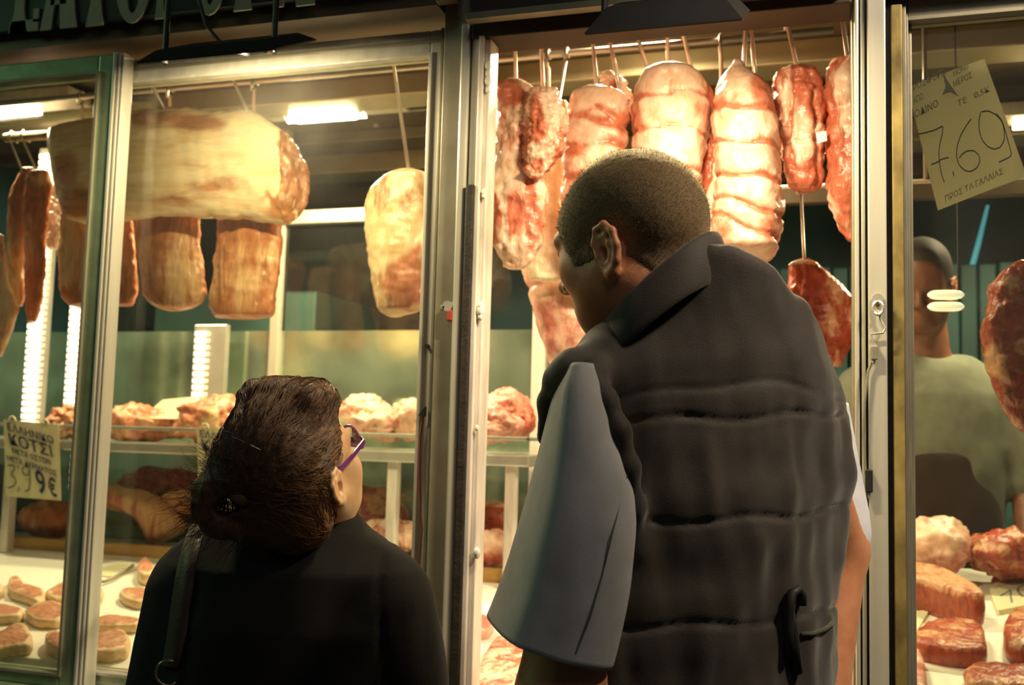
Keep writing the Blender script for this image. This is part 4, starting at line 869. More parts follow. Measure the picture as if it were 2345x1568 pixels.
# ================================================================== SMALL FITTINGS ON THE FRAMES
lk = empty('padlock', P(1030, 712, 1.825)); tag(lk, 'small steel cam lock on the centre pillar', 'lock')
p = P(1028, 702, 1.825)
MB().tube([p+np.array([0, .012, 0]), p+np.array([0, -.010, 0])], .010, 14).build('barrel', STEEL, lk)
MB().box(p[0]-.014, p[0]-.004, 1.815, 1.825, p[2]-.008, p[2]+.002).build('tab', ALU_D, lk, .002)
p = P(1033, 722, 1.825); MB().box(p[0]-.006, p[0]+.006, 1.815, 1.833, p[2]-.012, p[2]+.010).build('red_body', simple('red_plastic', (.35, .05, .03), .4), lk, .003)
# latch on right post with a bent wire and a cable down
lt = empty('wire_latch', P(2005, 720, 1.815)); tag(lt, 'wire latch with cable on the bright right post', 'latch')
p = P(2010, 685, 1.812)
MB().tube([p+np.array([0, .008, 0]), p+np.array([0, -.006, 0])], .009, 12).build('knob', STEEL, lt)
ring = [p+np.array([.008*cos(q), -.006, -.016+.011*sin(q)]) for q in np.linspace(0, 2*pi, 14)]
MB().tube(ring, .003, 6).build('ring', STEEL, lt)
W_ = [P(u, v, 1.810) for u, v in ((2012, 705), (2016, 730), (2027, 752), (2022, 762), (1995, 765), (2000, 790), (2006, 800), (1998, 830))]
MB().tube(W_, .0022, 6).build('bent_wire', STEEL, lt)
p = P(2003, 808, 1.812); MB().box(p[0]-.006, p[0]+.005, 1.806, 1.816, p[2]-.012, p[2]+.012).build('crimp', ALU_D, lt, .002)
MB().tube([P(u, v, 1.811) for u, v in ((2000, 815), (1988, 850), (1980, 920), (1978, 1000), (1982, 1080), (1988, 1100), (1990, 1140))], .0026, 6).build('cable', ALU_D, lt)
p = P(1990, 1105, 1.811); MB().box(p[0]-.006, p[0]+.006, 1.806, 1.816, p[2]-.016, p[2]+.022).build('end_clip', BLACK, lt, .002)
cb = empty('red_cable', P(970, 940, 1.853)); tag(cb, 'thin reddish cable running down the middle sash from a black clip', 'cable')
MB().tube([P(u, v, 1.856) for u, v in ((968, 952), (962, 1000), (960, 1080), (962, 1180), (966, 1210), (962, 1260), (958, 1300))], .002, 6).build('wire', simple('red_brown_wire', (.25, .07, .03), .5), cb)
p = P(970, 942, 1.855); MB().prism([p+np.array([-.010, 0, -.008]), p+np.array([.006, 0, -.010]), p+np.array([.006, 0, .010])], (0, -.006, 0)).build('clip', BLACK, cb)
p = P(978, 792, 1.855); tag(MB().tube([p+np.array([0, .006, 0]), p+np.array([0, -.004, 0])], .004, 10).build('screw', BLACK), 'small dark screw in the middle sash at head height', 'screw')

# ================================================================== GLOWING SHAPES FOR REFLECTIONS BESIDE THE BUTCHER
yl = 2.50
tl = empty('twin_lamp_reflection', P(2166, 688, yl)); tag(tl, 'small lamp of two short pale tubes in front of the butcher\'s face', 'lamp')
pale = emit('pale_reflection', (1.0, .95, .62), .55)  # glow stands in for a double lamp mirrored in the glass
for v in (675, 702):
    a, b = P(2124, v, yl), P(2208, v, yl); n = 12
    pts = [a+(b-a)*i/n for i in range(n+1)]; rs = [.011*sqrt(max(.05, 1-(2*i/n-1)**4)) for i in range(n+1)]
    MB().tube(pts, rs, 12).build('tube', pale, tl, smooth=True)
a = P(2195, 688, yl); MB().tube([a, (a[0], yl, 2.40)], .002, 6).build('cord', BLACK, tl)  # cord made up to hang the reflected shapes
yn = 4.37
tag(MB().tube([P(u, v, yn) for u, v in ((2262, 470), (2240, 560), (2218, 640), (2205, 690), (2203, 725))], [.006, .010, .011, .010, .004], 8).build('neon_reflection', emit('cyan_reflection', (.18, .75, .85), .28), smooth=True), 'leaning cyan neon tube far back, right of the butcher\'s head', 'lamp')  # reflected streak modelled as a glowing tube

# ================================================================== IMPLICIT SURFACES (for bodies and clothes)
_rng = np.random.RandomState(3); _lat = _rng.rand(32, 32, 32)
def vnoise(X, Y, Z, s, seed=0.0):
    x, y, z = X*s+seed*3.1, Y*s+seed*1.7, Z*s+seed*2.3
    xi, yi, zi = np.floor(x).astype(int), np.floor(y).astype(int), np.floor(z).astype(int)
    fx, fy, fz = x-xi, y-yi, z-zi
    fx, fy, fz = [f*f*(3-2*f) for f in (fx, fy, fz)]
    r = 0
    for a in (0, 1):
        for b in (0, 1):
            for c in (0, 1):
                r = r+_lat[(xi+a) % 32, (yi+b) % 32, (zi+c) % 32]*(fx if a else 1-fx)*(fy if b else 1-fy)*(fz if c else 1-fz)
    return r*2-1
def smin(a, b, k):
    if k <= 0: return np.minimum(a, b)
    h = np.clip(.5+.5*(b-a)/k, 0, 1); return b*(1-h)+a*h-k*h*(1-h)
def smax(a, b, k): return -smin(-a, -b, k)
ID = (np.zeros(3), np.eye(3))
def frame(O, az=0.0, pitch=0.0, roll=0.0):
    Rz = np.array([[cos(az), -sin(az), 0], [sin(az), cos(az), 0], [0, 0, 1]])
    Rx = np.array([[1, 0, 0], [0, cos(pitch), -sin(pitch)], [0, sin(pitch), cos(pitch)]])
    Ry = np.array([[cos(roll), 0, sin(roll)], [0, 1, 0], [-sin(roll), 0, cos(roll)]])
    return (np.asarray(O, float), Rz@Rx@Ry)
def toL(fr, X, Y, Z):
    O, R = fr; x, y, z = X-O[0], Y-O[1], Z-O[2]
    return R[0, 0]*x+R[1, 0]*y+R[2, 0]*z, R[0, 1]*x+R[1, 1]*y+R[2, 1]*z, R[0, 2]*x+R[1, 2]*y+R[2, 2]*z
def W(fr, p): return fr[0]+fr[1]@np.asarray(p, float)
class SDF:
    def __init__(s): s.ops = []
    def put(s, fn, c, r, k=0.02, mode='u'): s.ops.append((fn, np.asarray(c, float), r, k, mode)); return s
    def cap(s, a, b, ra, rb, k=0.02, fr=ID, mode='u'):
        a, b = W(fr, a), W(fr, b); ba = b-a; l2 = max((ba**2).sum(), 1e-9)
        def fn(X, Y, Z):
            x, y, z = X-a[0], Y-a[1], Z-a[2]; t = np.clip((x*ba[0]+y*ba[1]+z*ba[2])/l2, 0, 1)
            return np.sqrt((x-ba[0]*t)**2+(y-ba[1]*t)**2+(z-ba[2]*t)**2)-(ra+(rb-ra)*t)
        return s.put(fn, (a+b)/2, sqrt(l2)/2+max(ra, rb), k, mode)
    def ell(s, c, r, k=0.02, fr=ID, mode='u'):
        r = np.asarray(r, float); c = np.asarray(c, float)
        def fn(X, Y, Z):
            x, y, z = toL(fr, X, Y, Z); x, y, z = x-c[0], y-c[1], z-c[2]
            k0 = np.sqrt((x/r[0])**2+(y/r[1])**2+(z/r[2])**2); k1 = np.sqrt((x/r[0]**2)**2+(y/r[1]**2)**2+(z/r[2]**2)**2)+1e-9
            return k0*(k0-1)/k1
        return s.put(fn, W(fr, c), r.max(), k, mode)
    def __call__(s, X, Y, Z):
        D = np.full(np.broadcast(X, Y, Z).shape, 1.0)
        for fn, c, r, k, mode in s.ops:
            d = fn(X, Y, Z)
            D = smin(D, d, k) if mode == 'u' else (smax(D, -d, k) if mode == 's' else smax(D, d, k) if mode == 'i' else D+d)
        return D
    def grid(s, xs, ys, zs):
        D = np.full((len(xs), len(ys), len(zs)), 1.0)
        for fn, c, r, k, mode in s.ops:
            if mode in ('u', 's'):
                R = r+k+0.03; sl = []
                for q, ax in enumerate((xs, ys, zs)):
                    i0, i1 = np.searchsorted(ax, c[q]-R), np.searchsorted(ax, c[q]+R); sl.append(slice(max(0, i0-1), min(len(ax), i1+1)))
                if any(t.start >= t.stop for t in sl): continue
            else: sl = [slice(0, len(xs)), slice(0, len(ys)), slice(0, len(zs))]
            X, Y, Z = xs[sl[0]][:, None, None], ys[sl[1]][None, :, None], zs[sl[2]][None, None, :]
            d = fn(X, Y, Z); S = D[tuple(sl)]
            D[tuple(sl)] = smin(S, d, k) if mode == 'u' else (smax(S, -d, k) if mode == 's' else smax(S, d, k) if mode == 'i' else S+d)
        return D
def axis(lo, hi, step, flo=None, fhi=None, fstep=None):
    out = [lo]; x = lo
    while x < hi:
        st = step
        if flo is not None:
            if flo-0.0 <= x <= fhi: st = fstep
            elif x < flo: st = min(step, max(fstep, (flo-x)*.6+fstep))
            else: st = min(step, max(fstep, (x-fhi)*.35+fstep))
        x += st; out.append(x)
    return np.array(out)
def surfnets(D, xs, ys, zs):
    nx, ny, nz = D.shape; S = D < 0; c = np.zeros((nx-1, ny-1, nz-1), np.int8)
    cor = [(a, b, e) for a in (0, 1) for b in (0, 1) for e in (0, 1)]
    for a, b, e in cor: c += S[a:nx-1+a, b:ny-1+b, e:nz-1+e]
    act = (c > 0) & (c < 8); idx = -np.ones(act.shape, int); n = int(act.sum()); idx[act] = np.arange(n)
    I, J, K = np.nonzero(act); acc = np.zeros((n, 3)); cnt = np.zeros(n)
    for p in cor:
        for q in range(3):
            if p[q]: continue
            o = list(p); o[q] = 1
            da = D[I+p[0], J+p[1], K+p[2]]; db = D[I+o[0], J+o[1], K+o[2]]; m = (da < 0) != (db < 0)
            t = np.where(m, da/np.where(m, da-db, 1), 0)
            for r in range(3): acc[:, r] += np.where(m, p[r]+(t if r == q else 0), 0)
            cnt += m
    acc /= cnt[:, None]
    V = np.stack([xs[I]+acc[:, 0]*(xs[I+1]-xs[I]), ys[J]+acc[:, 1]*(ys[J+1]-ys[J]), zs[K]+acc[:, 2]*(zs[K+1]-zs[K])], 1)
    F = []
    def quads(i, j, k, offs, flip):
        q = np.stack([idx[i+o[0], j+o[1], k+o[2]] for o in offs], 1); q[flip] = q[flip][:, ::-1]; F.append(q)
    m = S[:-1, 1:-1, 1:-1] != S[1:, 1:-1, 1:-1]; i, j, k = np.nonzero(m); fl = ~S[:-1, 1:-1, 1:-1][m]
    quads(i, j+1, k+1, [(0, -1, -1), (0, 0, -1), (0, 0, 0), (0, -1, 0)], fl)
    m = S[1:-1, :-1, 1:-1] != S[1:-1, 1:, 1:-1]; i, j, k = np.nonzero(m); fl = ~S[1:-1, :-1, 1:-1][m]
    quads(i+1, j, k+1, [(0, 0, -1), (-1, 0, -1), (-1, 0, 0), (0, 0, 0)], fl)
    m = S[1:-1, 1:-1, :-1] != S[1:-1, 1:-1, 1:]; i, j, k = np.nonzero(m); fl = ~S[1:-1, 1:-1, :-1][m]
    quads(i+1, j+1, k, [(-1, -1, 0), (0, -1, 0), (0, 0, 0), (-1, 0, 0)], fl)
    return V, np.concatenate(F)
def normals_of(sdf, V, e=0.0015):
    x, y, z = V.T; g = np.stack([sdf(x+e, y, z)-sdf(x-e, y, z), sdf(x, y+e, z)-sdf(x, y-e, z), sdf(x, y, z+e)-sdf(x, y, z-e)], 1)
    return g/(np.linalg.norm(g, axis=1)[:, None]+1e-9)
def hit(sdf, u, v, z0=0.9, off=0.0, z1=2.2):
    w = ray(u, v); z = z0
    while z < z1:
        p = CAM+w*z; d = float(sdf(np.array([p[0]]), np.array([p[1]]), np.array([p[2]]))[0])-off
        if d < 0.0008: return p
        z += max(d*.6, .0008)
    return CAM+w*z1

def head(S, fr, f=1.0, female=False, ear=1.0, neck_to=None, neck_r=0.06, fz=0.0):
    q = lambda *a: tuple(f*x for x in a)
    E = lambda c, r, k=.02, mode='u': S.ell(q(*c), q(*r), k*f, fr, mode)
    K = lambda a, b, ra, rb, k=.015, mode='u': S.cap(q(*a), q(*b), ra*f, rb*f, k*f, fr, mode)
    E((0, -.010, .047), (.077, .095, .090)); E((0, -.055, .030), (.066, .055, .066), .03)
    E((0, .040, .012), (.062, .056, .075), .03); E((0, .035, -.045), (.056, .052, .062), .03)
    E0, K0 = E, K
    up = lambda p: (p[0], p[1], p[2]+fz)
    E = lambda c, r, k=.02, mode='u': E0(up(c), r, k, mode)
    K = lambda a, b, ra, rb, k=.015, mode='u': K0(up(a), up(b), ra, rb, k, mode)
    for s in (-1, 1):
        K((s*.058, -.005, -.045), (s*.026, .058, -.096), .018, .018, .03)
        E((s*.042, .058, -.034), (.024, .024, .024), .025); E((s*.045, .02, -.06), (.020, .035, .035), .03)
        K((s*.012, .088, .016), (s*.045, .074, .014), .012, .011, .012)
    E((0, .060, -.096), (.026, .024, .022), .025)
    K((0, .074, -.075), (0, .074, -.06), .022, .022, .02)
    for s in (-1, 1):
        E((s*.032, .094, -.006), (.017, .012, .011), .012, 's'); E((s*.032, .076, -.006), (.0125, .0125, .0125), .003)
        K((s*.020, .090, .002), (s*.042, .082, -.001), .004, .004, .006)
    K((0, .088, .006), (0, .109, -.031), .009, .012, .010); E((0, .110, -.034), (.012, .011, .010), .008)
    for s in (-1, 1): E((s*.013, .098, -.038), (.009, .011, .008), .007); E((s*.007, .106, -.045), (.004, .006, .004), .003, 's')
    K((-.020, .082, -.070), (.020, .082, -.070), .006, .006, .008); K((0, .086, -.069), (0, .086, -.069), .006, .006, .010)
    K((-.016, .081, -.081), (.016, .081, -.081), .007, .007, .008); K((-.024, .087, -.0755), (.024, .087, -.0755), .0018, .0018, .003, 's')
    E, K = E0, K0
    g = ear
    for s in (-1, 1):   # ears
        def ep(a, b, o): return (s*(.0735+o*.72*g), -.012+a*g, -.012+b*g)
        rim = [(.014, -.002, .004), (.015, .014, .007), (.006, .028, .012), (-.008, .029, .018), (-.019, .016, .022), (-.020, -.002, .021), (-.013, -.018, .015), (-.003, -.028, .008), (.007, -.027, .004), (.010, -.018, .002)]
        anti = [(.004, .017, .010), (-.006, .016, .015), (-.010, .004, .016), (-.008, -.008, .012), (.000, -.016, .008)]
        for a, b in zip(rim[:-1], rim[1:]): K(ep(*a), ep(*b), .0046*g, .0046*g, .004)
        K(ep(-.002, -.026, .007), ep(.003, -.030, .006), .0062, .0055, .005)
        for a, b in zip(anti[:-1], anti[1:]): K(ep(*a), ep(*b), .0042, .0042, .004)
        K(ep(.009, -.004, .005), ep(.010, -.012, .004), .0045, .0040, .003)
        E(ep(-.004, .0, .007), (.006, .016*g, .024*g), .006)
        E(ep(.003, -.004, .012), (.006, .007, .010), .004, 's')
    if neck_to is not None:
        a = W(fr, q(0, -.020, -.058)); S.cap(a, neck_to, neck_r, neck_r*1.08, .03)
    return S
def hand(S, fr, s=1, f=1.0, curl=.5):
    """palm and five bent fingers, in a frame whose -z points along the hand and +y to the palm side"""
    q = lambda *a: tuple(f*x for x in a)
    S.ell(q(0, 0, -.045), q(.040, .016, .052), .012, fr)
    for i, (x, L) in enumerate(((-.030, .062), (-.010, .074), (.011, .069), (.031, .052))):
        p = np.array([s*x, 0, -.085]); ang = .15
        for seg, (fr_, r) in enumerate(((.45, .0095), (.32, .0085), (.23, .0075))):
            n = p+np.array([s*x*.12*fr_, sin(ang)*L*fr_, -cos(ang)*L*fr_]); S.cap(p*f, n*f, r*f, (r-.0006)*f, .004, fr); p = n; ang += curl
    S.cap(q(-s*.030, .004, -.020), q(-s*.058, .014, -.055), .013*f, .010*f, .010, fr); S.cap(q(-s*.058, .014, -.055), q(-s*.054, .030, -.080), .010*f, .008*f, .004, fr)
def foot(S, p, fw, f=1.0):
    p = np.array(p); fw = np.array(fw); S.cap(p+np.array([0, 0, .055])-fw*.04, p+fw*.15*f+np.array([0, 0, .035]), .042, .033, .02)
def flat_bottom(S):
    S.put(lambda X, Y, Z: (0.002-Z)+0*X+0*Y, (0, 0, 0), 9, 0.004, 'i')

def skinmat(name, skin, hair=None):
    m, nt, b = newmat(name)
    tc = N(nt, 'ShaderNodeTexCoord'); n1 = N(nt, 'ShaderNodeTexNoise'); n1.inputs['Scale'].default_value = 45; n1.inputs['Detail'].default_value = 6
    nt.links.new(tc.outputs['Object'], n1.inputs['Vector']); r = N(nt, 'ShaderNodeValToRGB'); e = r.color_ramp.elements
    e[0].position = .3; e[0].color = (skin[0]*.85, skin[1]*.75, skin[2]*.7, 1); e[1].position = .7; e[1].color = (*skin, 1)
    nt.links.new(n1.outputs['Fac'], r.inputs[0]); out = r.outputs[0]
    if hair:
        at = N(nt, 'ShaderNodeAttribute', attribute_name='stubble'); mx = N(nt, 'ShaderNodeMixRGB'); mx.inputs[2].default_value = (*hair, 1)
        nt.links.new(at.outputs['Fac'], mx.inputs[0]); nt.links.new(out, mx.inputs[1]); out = mx.outputs[0]
    nt.links.new(out, b.inputs['Base Color']); b.inputs['Roughness'].default_value = .48
    b.inputs['Subsurface Weight'].default_value = .15; b.inputs['Subsurface Radius'].default_value = (.012, .004, .002); b.inputs['Subsurface Scale'].default_value = .5
    n2 = N(nt, 'ShaderNodeTexNoise'); n2.inputs['Scale'].default_value = 320; nt.links.new(tc.outputs['Object'], n2.inputs['Vector'])
    bp = N(nt, 'ShaderNodeBump'); bp.inputs['Strength'].default_value = .25; bp.inputs['Distance'].default_value = .001
    nt.links.new(n2.outputs['Fac'], bp.inputs['Height']); nt.links.new(bp.outputs[0], b.inputs['Normal']); return m
def cloth(name, col, rough=.85, wscale=900, bump=.3, var=.15, sheen=.15):
    m = simple(name, col, rough, 0, 25, var, bump, wscale, .25); m.node_tree.nodes['Principled BSDF'].inputs['Sheen Weight'].default_value = sheen
    return m

# ------------------------------------------------------------------ THE MAN
AZM = radians(34)
TM = PD(1592, 1000, 1.42); TM = np.array([TM[0], TM[1], 0.0]); TF = frame(TM, AZM)
fwM = np.array([-sin(AZM), cos(AZM), 0]); rtM = np.array([cos(AZM), sin(AZM), 0])
HM = frame(PD(1445, 582, 1.375), radians(68), radians(-16), radians(0))
WZ = np.array([.55, .80, .95, 1.10, 1.25, 1.38, 1.47, 1.56]); WW = np.array([.20, .19, .195, .198, .202, .204, .198, .172])
HH = np.array([.14, .135, .135, .135, .135, .136, .138, .142]); YO = np.array([.0, .0, .0, .0, -.005, -.004, -.002, .0])
def trunk(infl, zlo, quilt):
    def fn(X, Y, Z):
        x, y, z = toL(TF, X, Y, Z); zz = z+0*x
        w = np.interp(zz, WZ, WW)+infl; h = np.interp(zz, WZ, HH)+infl; y = y-np.interp(zz, WZ, YO)
        e = np.sqrt((x/w)**2+(y/h)**2); g = np.sqrt((x/w**2)**2+(y/h**2)**2)+1e-6
        d = e*(e-1)/g
        xo = x+.05; top = 1.608-np.where(xo > 0, .40, .58)*np.abs(xo)+.05*x-np.where(y < 0, .35, .42)*y+infl
        d = smax(d, (zz-top)*.88, .026); d = smax(d, zlo-zz, .012)
        if quilt:
            back = np.clip(-y/.05, 0, 1)
            for zs, sl, gd in ((1.475, .05, .0025), (1.432, .06, .004), (1.306, .05, .0045), (1.178, .05, .0045), (1.055, .05, .0045)):
                zc = zs+sl*x-.10*x*x*(zs > 1.45)*8+.004*np.sin(x*40+zs*30)
                d = d+gd*np.exp(-((zz-zc)/.0045)**2)-.0030*np.exp(-((zz-zc-.03)/.022)**2)-.0025*np.exp(-((zz-zc+.03)/.022)**2)
                # gathers running down from each seam
                wr = vnoise(x*1.0, y*1.0, zz*.16, 42, zs*7); wr2 = vnoise(x, y, zz*.12+x*.25, 22, zs*3)
                d = d-(.0060*wr+.0066*wr2)*np.exp(-((zz-zc+.055)/.06)**2)
            d = d-.007*vnoise(x+zz*.35, y, zz*.35, 11, 5)-.0045*vnoise(x-zz*.5, y, zz*.5, 19, 8)-.002*vnoise(x+zz*.2, y, zz*.3, 45, 2)
        return d
    return fn
# body
B = SDF()
NK = PD(1520, 745, 1.415)
head(B, HM, 1.0, False, 1.06, NK, .057, .026)
B.put(trunk(-.030, .50, False), W(TF, (0, 0, 1.1)), .75, .05)
B.cap(W(TF, (.02, .02, 1.53)), W(TF, (.12, .0, 1.47)), .04, .04, .05); B.cap(W(TF, (-.02, .02, 1.53)), W(TF, (-.12, .0, 1.46)), .04, .04, .05)
LS, LE = PD(1350, 985, 1.30), PD(1283, 1600, 1.245); RS, RE = W(TF, (.165, .0, 1.40)), PD(1915, 1260, 1.57)
LWr = LE+fwM*.20+rtM*.07+np.array([0, 0, .015]); RWr = PD(1888, 1640, 1.48)
B.cap(LS, LE, .040, .054, .03); B.cap(LE, LWr, .052, .032, .02)
B.cap(RS, RE, .048, .046, .03); B.cap(RE, RWr, .046, .031, .02)
def handframe(w, d, palm):
    d = d/np.linalg.norm(d); z = -d; y = np.array(palm, float); y = y-z*(y@z); y /= np.linalg.norm(y); x = np.cross(y, z); return (np.asarray(w), np.stack([x, y, z], 1))
hand(B, handframe(LWr, LWr-LE, (0, 0, -1)), 1, 1.05); hand(B, handframe(RWr, RWr-RE, -rtM), -1, 1.05)
for s in (-1, 1):
    hp, kn, an = W(TF, (s*.095, 0, .88)), W(TF, (s*.105, .02, .50)), W(TF, (s*.11, -.01, .09))
    B.cap(hp, kn, .088, .060, .03); B.cap(kn, an, .058, .040, .02); foot(B, (an[0], an[1], 0), fwM, 1.1)
flat_bottom(B)
O = HM[0]
xs = axis(-.78, .22, .010, O[0]-.13, O[0]+.13, .0026); ys = axis(1.02, 1.86, .010, O[1]-.13, O[1]+.13, .0026); zs = axis(-.01, 1.83, .012, 1.44, 1.80, .0028)
V, Fc = surfnets(B.grid(xs, ys, zs), xs, ys, zs)
hx, hy, hz = toL(HM, V[:, 0], V[:, 1], V[:, 2])
def hairmask(x, y, z):
    front = y-(.045+.42*np.clip(z, 0, .1)+.00*np.abs(x))
    low = (-.012-.062*np.clip((-.022-y)/.05, 0, 1))-z
    ear = np.where(np.abs(x) > .0795, .040, .025)-np.sqrt((y+.014)**2+((z+.006)*.85)**2); ear = np.where(np.abs(x) > .06, ear, -1)
    return np.maximum(np.maximum(front, low), ear)
hm = hairmask(hx, hy, hz)+.006*vnoise(hx, hy, hz, 60)
st = np.clip(.5-hm/.016, 0, 1)*(hz > -.12)
beard = np.clip((hy-.0)/.03, 0, 1)*np.clip((-.035-hz)/.03, 0, 1)*(hz > -.13)*(np.sqrt(hx**2+hy**2+hz**2) < .16)*.35
nz_ = vnoise(V[:, 0], V[:, 1], V[:, 2], 400)
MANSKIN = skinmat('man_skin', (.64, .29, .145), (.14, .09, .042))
man = link_mesh('person', V, Fc, MANSKIN, None, (TM[0], TM[1], 0), attrs={'stubble': np.maximum(st*.8, beard)})
tag(man, 'person seen from behind with cropped hair, dark quilted vest and grey short sleeves', 'person')
# cropped hair: close shell and short bristles
msk = hm < .004; msk &= hz > -.12; msk &= np.sqrt(hx**2+hy**2+hz**2) < .17
HAIRM = simple('cropped_hair', (.15, .10, .048), .75, 0, 500, .5, .3, 700, .2)
HAIRM.node_tree.nodes['Principled BSDF'].inputs['Sheen Weight'].default_value = 1.0; HAIRM.node_tree.nodes['Principled BSDF'].inputs['Sheen Roughness'].default_value = .35; HAIRM.node_tree.nodes['Principled BSDF'].inputs['Sheen Tint'].default_value = (1, .85, .5, 1)  # yellow sheen stands in for the lamp's rim light on the hair
fm = msk[Fc].all(1); FF = Fc[fm]; used = np.unique(FF); rem = -np.ones(len(V), int); rem[used] = np.arange(len(used))
Nn = normals_of(B, V[used])
edge = np.clip(-(hm[used]-.004)/.012, 0, 1)
SV = V[used]+Nn*(.0006+.0028*edge+.0004*vnoise(V[used][:, 0], V[used][:, 1], V[used][:, 2], 260)*edge)[:, None]
mb = MB(); mb.v = [tuple(p) for p in SV]; mb.f = [tuple(r) for r in rem[FF]]
rs = np.random.RandomState(5); pick = rs.choice(len(used), min(9000, len(used)), False)
backw = HM[1]@np.array([0, -.6, -.25])
for i in pick:
    p = V[used[i]]; n = Nn[i]; d = n+backw*.35+rs.randn(3)*.22; d /= np.linalg.norm(d); L = .0035+.0045*rs.rand()*edge[i]
    sd = np.cross(d, rs.randn(3)); sd /= np.linalg.norm(sd)+1e-9; b = len(mb.v)
    mb.v += [tuple(p-sd*.00035), tuple(p+sd*.00035), tuple(p+d*(L+.002))]; mb.f.append((b, b+1, b+2))
link_mesh('hair', mb.v, mb.f, HAIRM, man)
# vest
VEST = cloth('charcoal_quilted_fabric', (.031, .024, .018), .62, 700, .35, .25, .25)
VS = SDF(); VS.put(trunk(.004, .93, True), W(TF, (0, 0, 1.2)), .6, .01)
arm = [(1250, 1000, 1.34), (1256, 920, 1.33), (1274, 872, 1.31), (1306, 842, 1.29), (1345, 856, 1.266), (1388, 915, 1.246), (1418, 985, 1.236), (1440, 1070, 1.238), (1452, 1160, 1.25), (1450, 1250, 1.268)]
ap = [PD(*a) for a in arm]
for a, b in zip(ap[:-1], ap[1:]): VS.cap(a, b, .012, .012, .016)
VS.cap(PD(1335, 862, 1.30), PD(1440, 810, 1.34), .030, .045, .04)
rp = [W(TF, q) for q in ((.172, -.06, 1.25), (.185, -.055, 1.36), (.185, -.03, 1.445), (.175, .02, 1.485), (.18, .06, 1.44))]
for a, b in zip(rp[:-1], rp[1:]): VS.cap(a, b, .018, .018, .03)
xs = axis(-.60, .16, .0045); ys = axis(1.10, 1.72, .0055); zs = axis(.90, 1.70, .0042)
V, Fc = surfnets(VS.grid(xs, ys, zs), xs, ys, zs)
vest = link_mesh('vest', V, Fc, VEST, man)
# stand-up collar
cc0 = PD(1495, 662, 1.385)
def ringband(name, c, fr, ra, rb, z0, tilt, hgt, flare, mat, parent, n=64, gap=0.0, hw=None, thick=.007, tx=0.0):
    V = []; rows = 7
    for r in range(rows):
        t = r/(rows-1)
        for k in range(n+1):
            a = gap+(2*pi-2*gap)*k/n     # 0 = front
            y, x = cos(a), sin(a); hh_ = hgt if hw is None else hgt*(1+hw*y)
            sc_ = 1+flare*(1-t)+.05*sin(t*pi)
            p = np.array([x*ra*sc_, y*rb*sc_, z0-tilt*y+tx*x-hh_*(1-t)]); V.append(c+fr[1]@p)
    Fs = [(r*(n+1)+k, r*(n+1)+k+1, (r+1)*(n+1)+k+1, (r+1)*(n+1)+k) for r in range(rows-1) for k in range(n)]
    o = link_mesh(name, V, Fs, mat, parent); m = o.modifiers.new('cloth', 'SOLIDIFY'); m.thickness = thick; m.offset = 0
    m2 = o.modifiers.new('round', 'SUBSURF'); m2.levels = 1; m2.render_levels = 1
    return o
CF = frame(cc0, radians(34))
ringband('collar', cc0, CF, .083, .096, -.010, .055, .075, .14, VEST, man, gap=.12, hw=.1, tx=.060)
# sleeves
def sleeve(name, stn, dep, mat, parent, folds=()):
    n = 40; m = 44; st = np.array(stn, float); q = np.linspace(0, 1, len(st)); qq = np.linspace(0, 1, n)
    cols = [np.interp(qq, q, st[:, i]) for i in range(5)]
    for c in cols:
        for _ in range(3): c[1:-1] = (c[:-2]+2*c[1:-1]+c[2:])/4
    V = []
    for i in range(n):
        a, b = PD(cols[0][i], cols[1][i], cols[4][i]), PD(cols[2][i], cols[3][i], cols[4][i]); c = (a+b)/2; ex = (b-a)/2
        vd = c-CAM; vd = np.array([vd[0], vd[1], 0]); vd /= np.linalg.norm(vd); d = dep[0]+(dep[1]-dep[0])*qq[i]
        for k in range(m):
            th = 2*pi*k/m; x, y = cos(th), sin(th)
            fo = 1+.035*sin(3*th+1.2+qq[i]*2.0)*qq[i]**.6+.02*sin(7*th+qq[i]*5)*qq[i]
            lf = max(0, (-x-.45)/.55); y = y+.95*lf
            p = c+ex*x*(1 if abs(x) > .98 else (1+(fo-1)*.6))+vd*d*y*fo
            p = p+.0035*fnoise(p*np.array([1, 1, .45]), 22, 4)*(1-abs(x)*.6)*np.array([0, 1, 0]); V.append(p)
    Fs = [(i*m+k, i*m+(k+1) % m, (i+1)*m+(k+1) % m, (i+1)*m+k) for i in range(n-1) for k in range(m)]
    o = link_mesh(name, V, Fs, mat, parent); md = o.modifiers.new('cloth', 'SOLIDIFY'); md.thickness = .0022; md.offset = -1
    return o, np.array(V).reshape(n, m, 3)
SHIRT = cloth('grey_cotton_shaded', (.40, .405, .40), .85, 800, .25, .10, .1)  # darker copy of the shirt cotton, shade put into its colour
sl_, SVt = sleeve('sleeve', [(1300, 838, 1360, 838, 1.285), (1268, 890, 1385, 905, 1.272), (1245, 985, 1412, 1000, 1.262), (1218, 1090, 1448, 1100, 1.255), (1190, 1190, 1455, 1200, 1.25), (1155, 1310, 1440, 1345, 1.248), (1128, 1385, 1420, 1440, 1.247), (1110, 1432, 1400, 1523, 1.246)], (.055, .075), SHIRT, man)
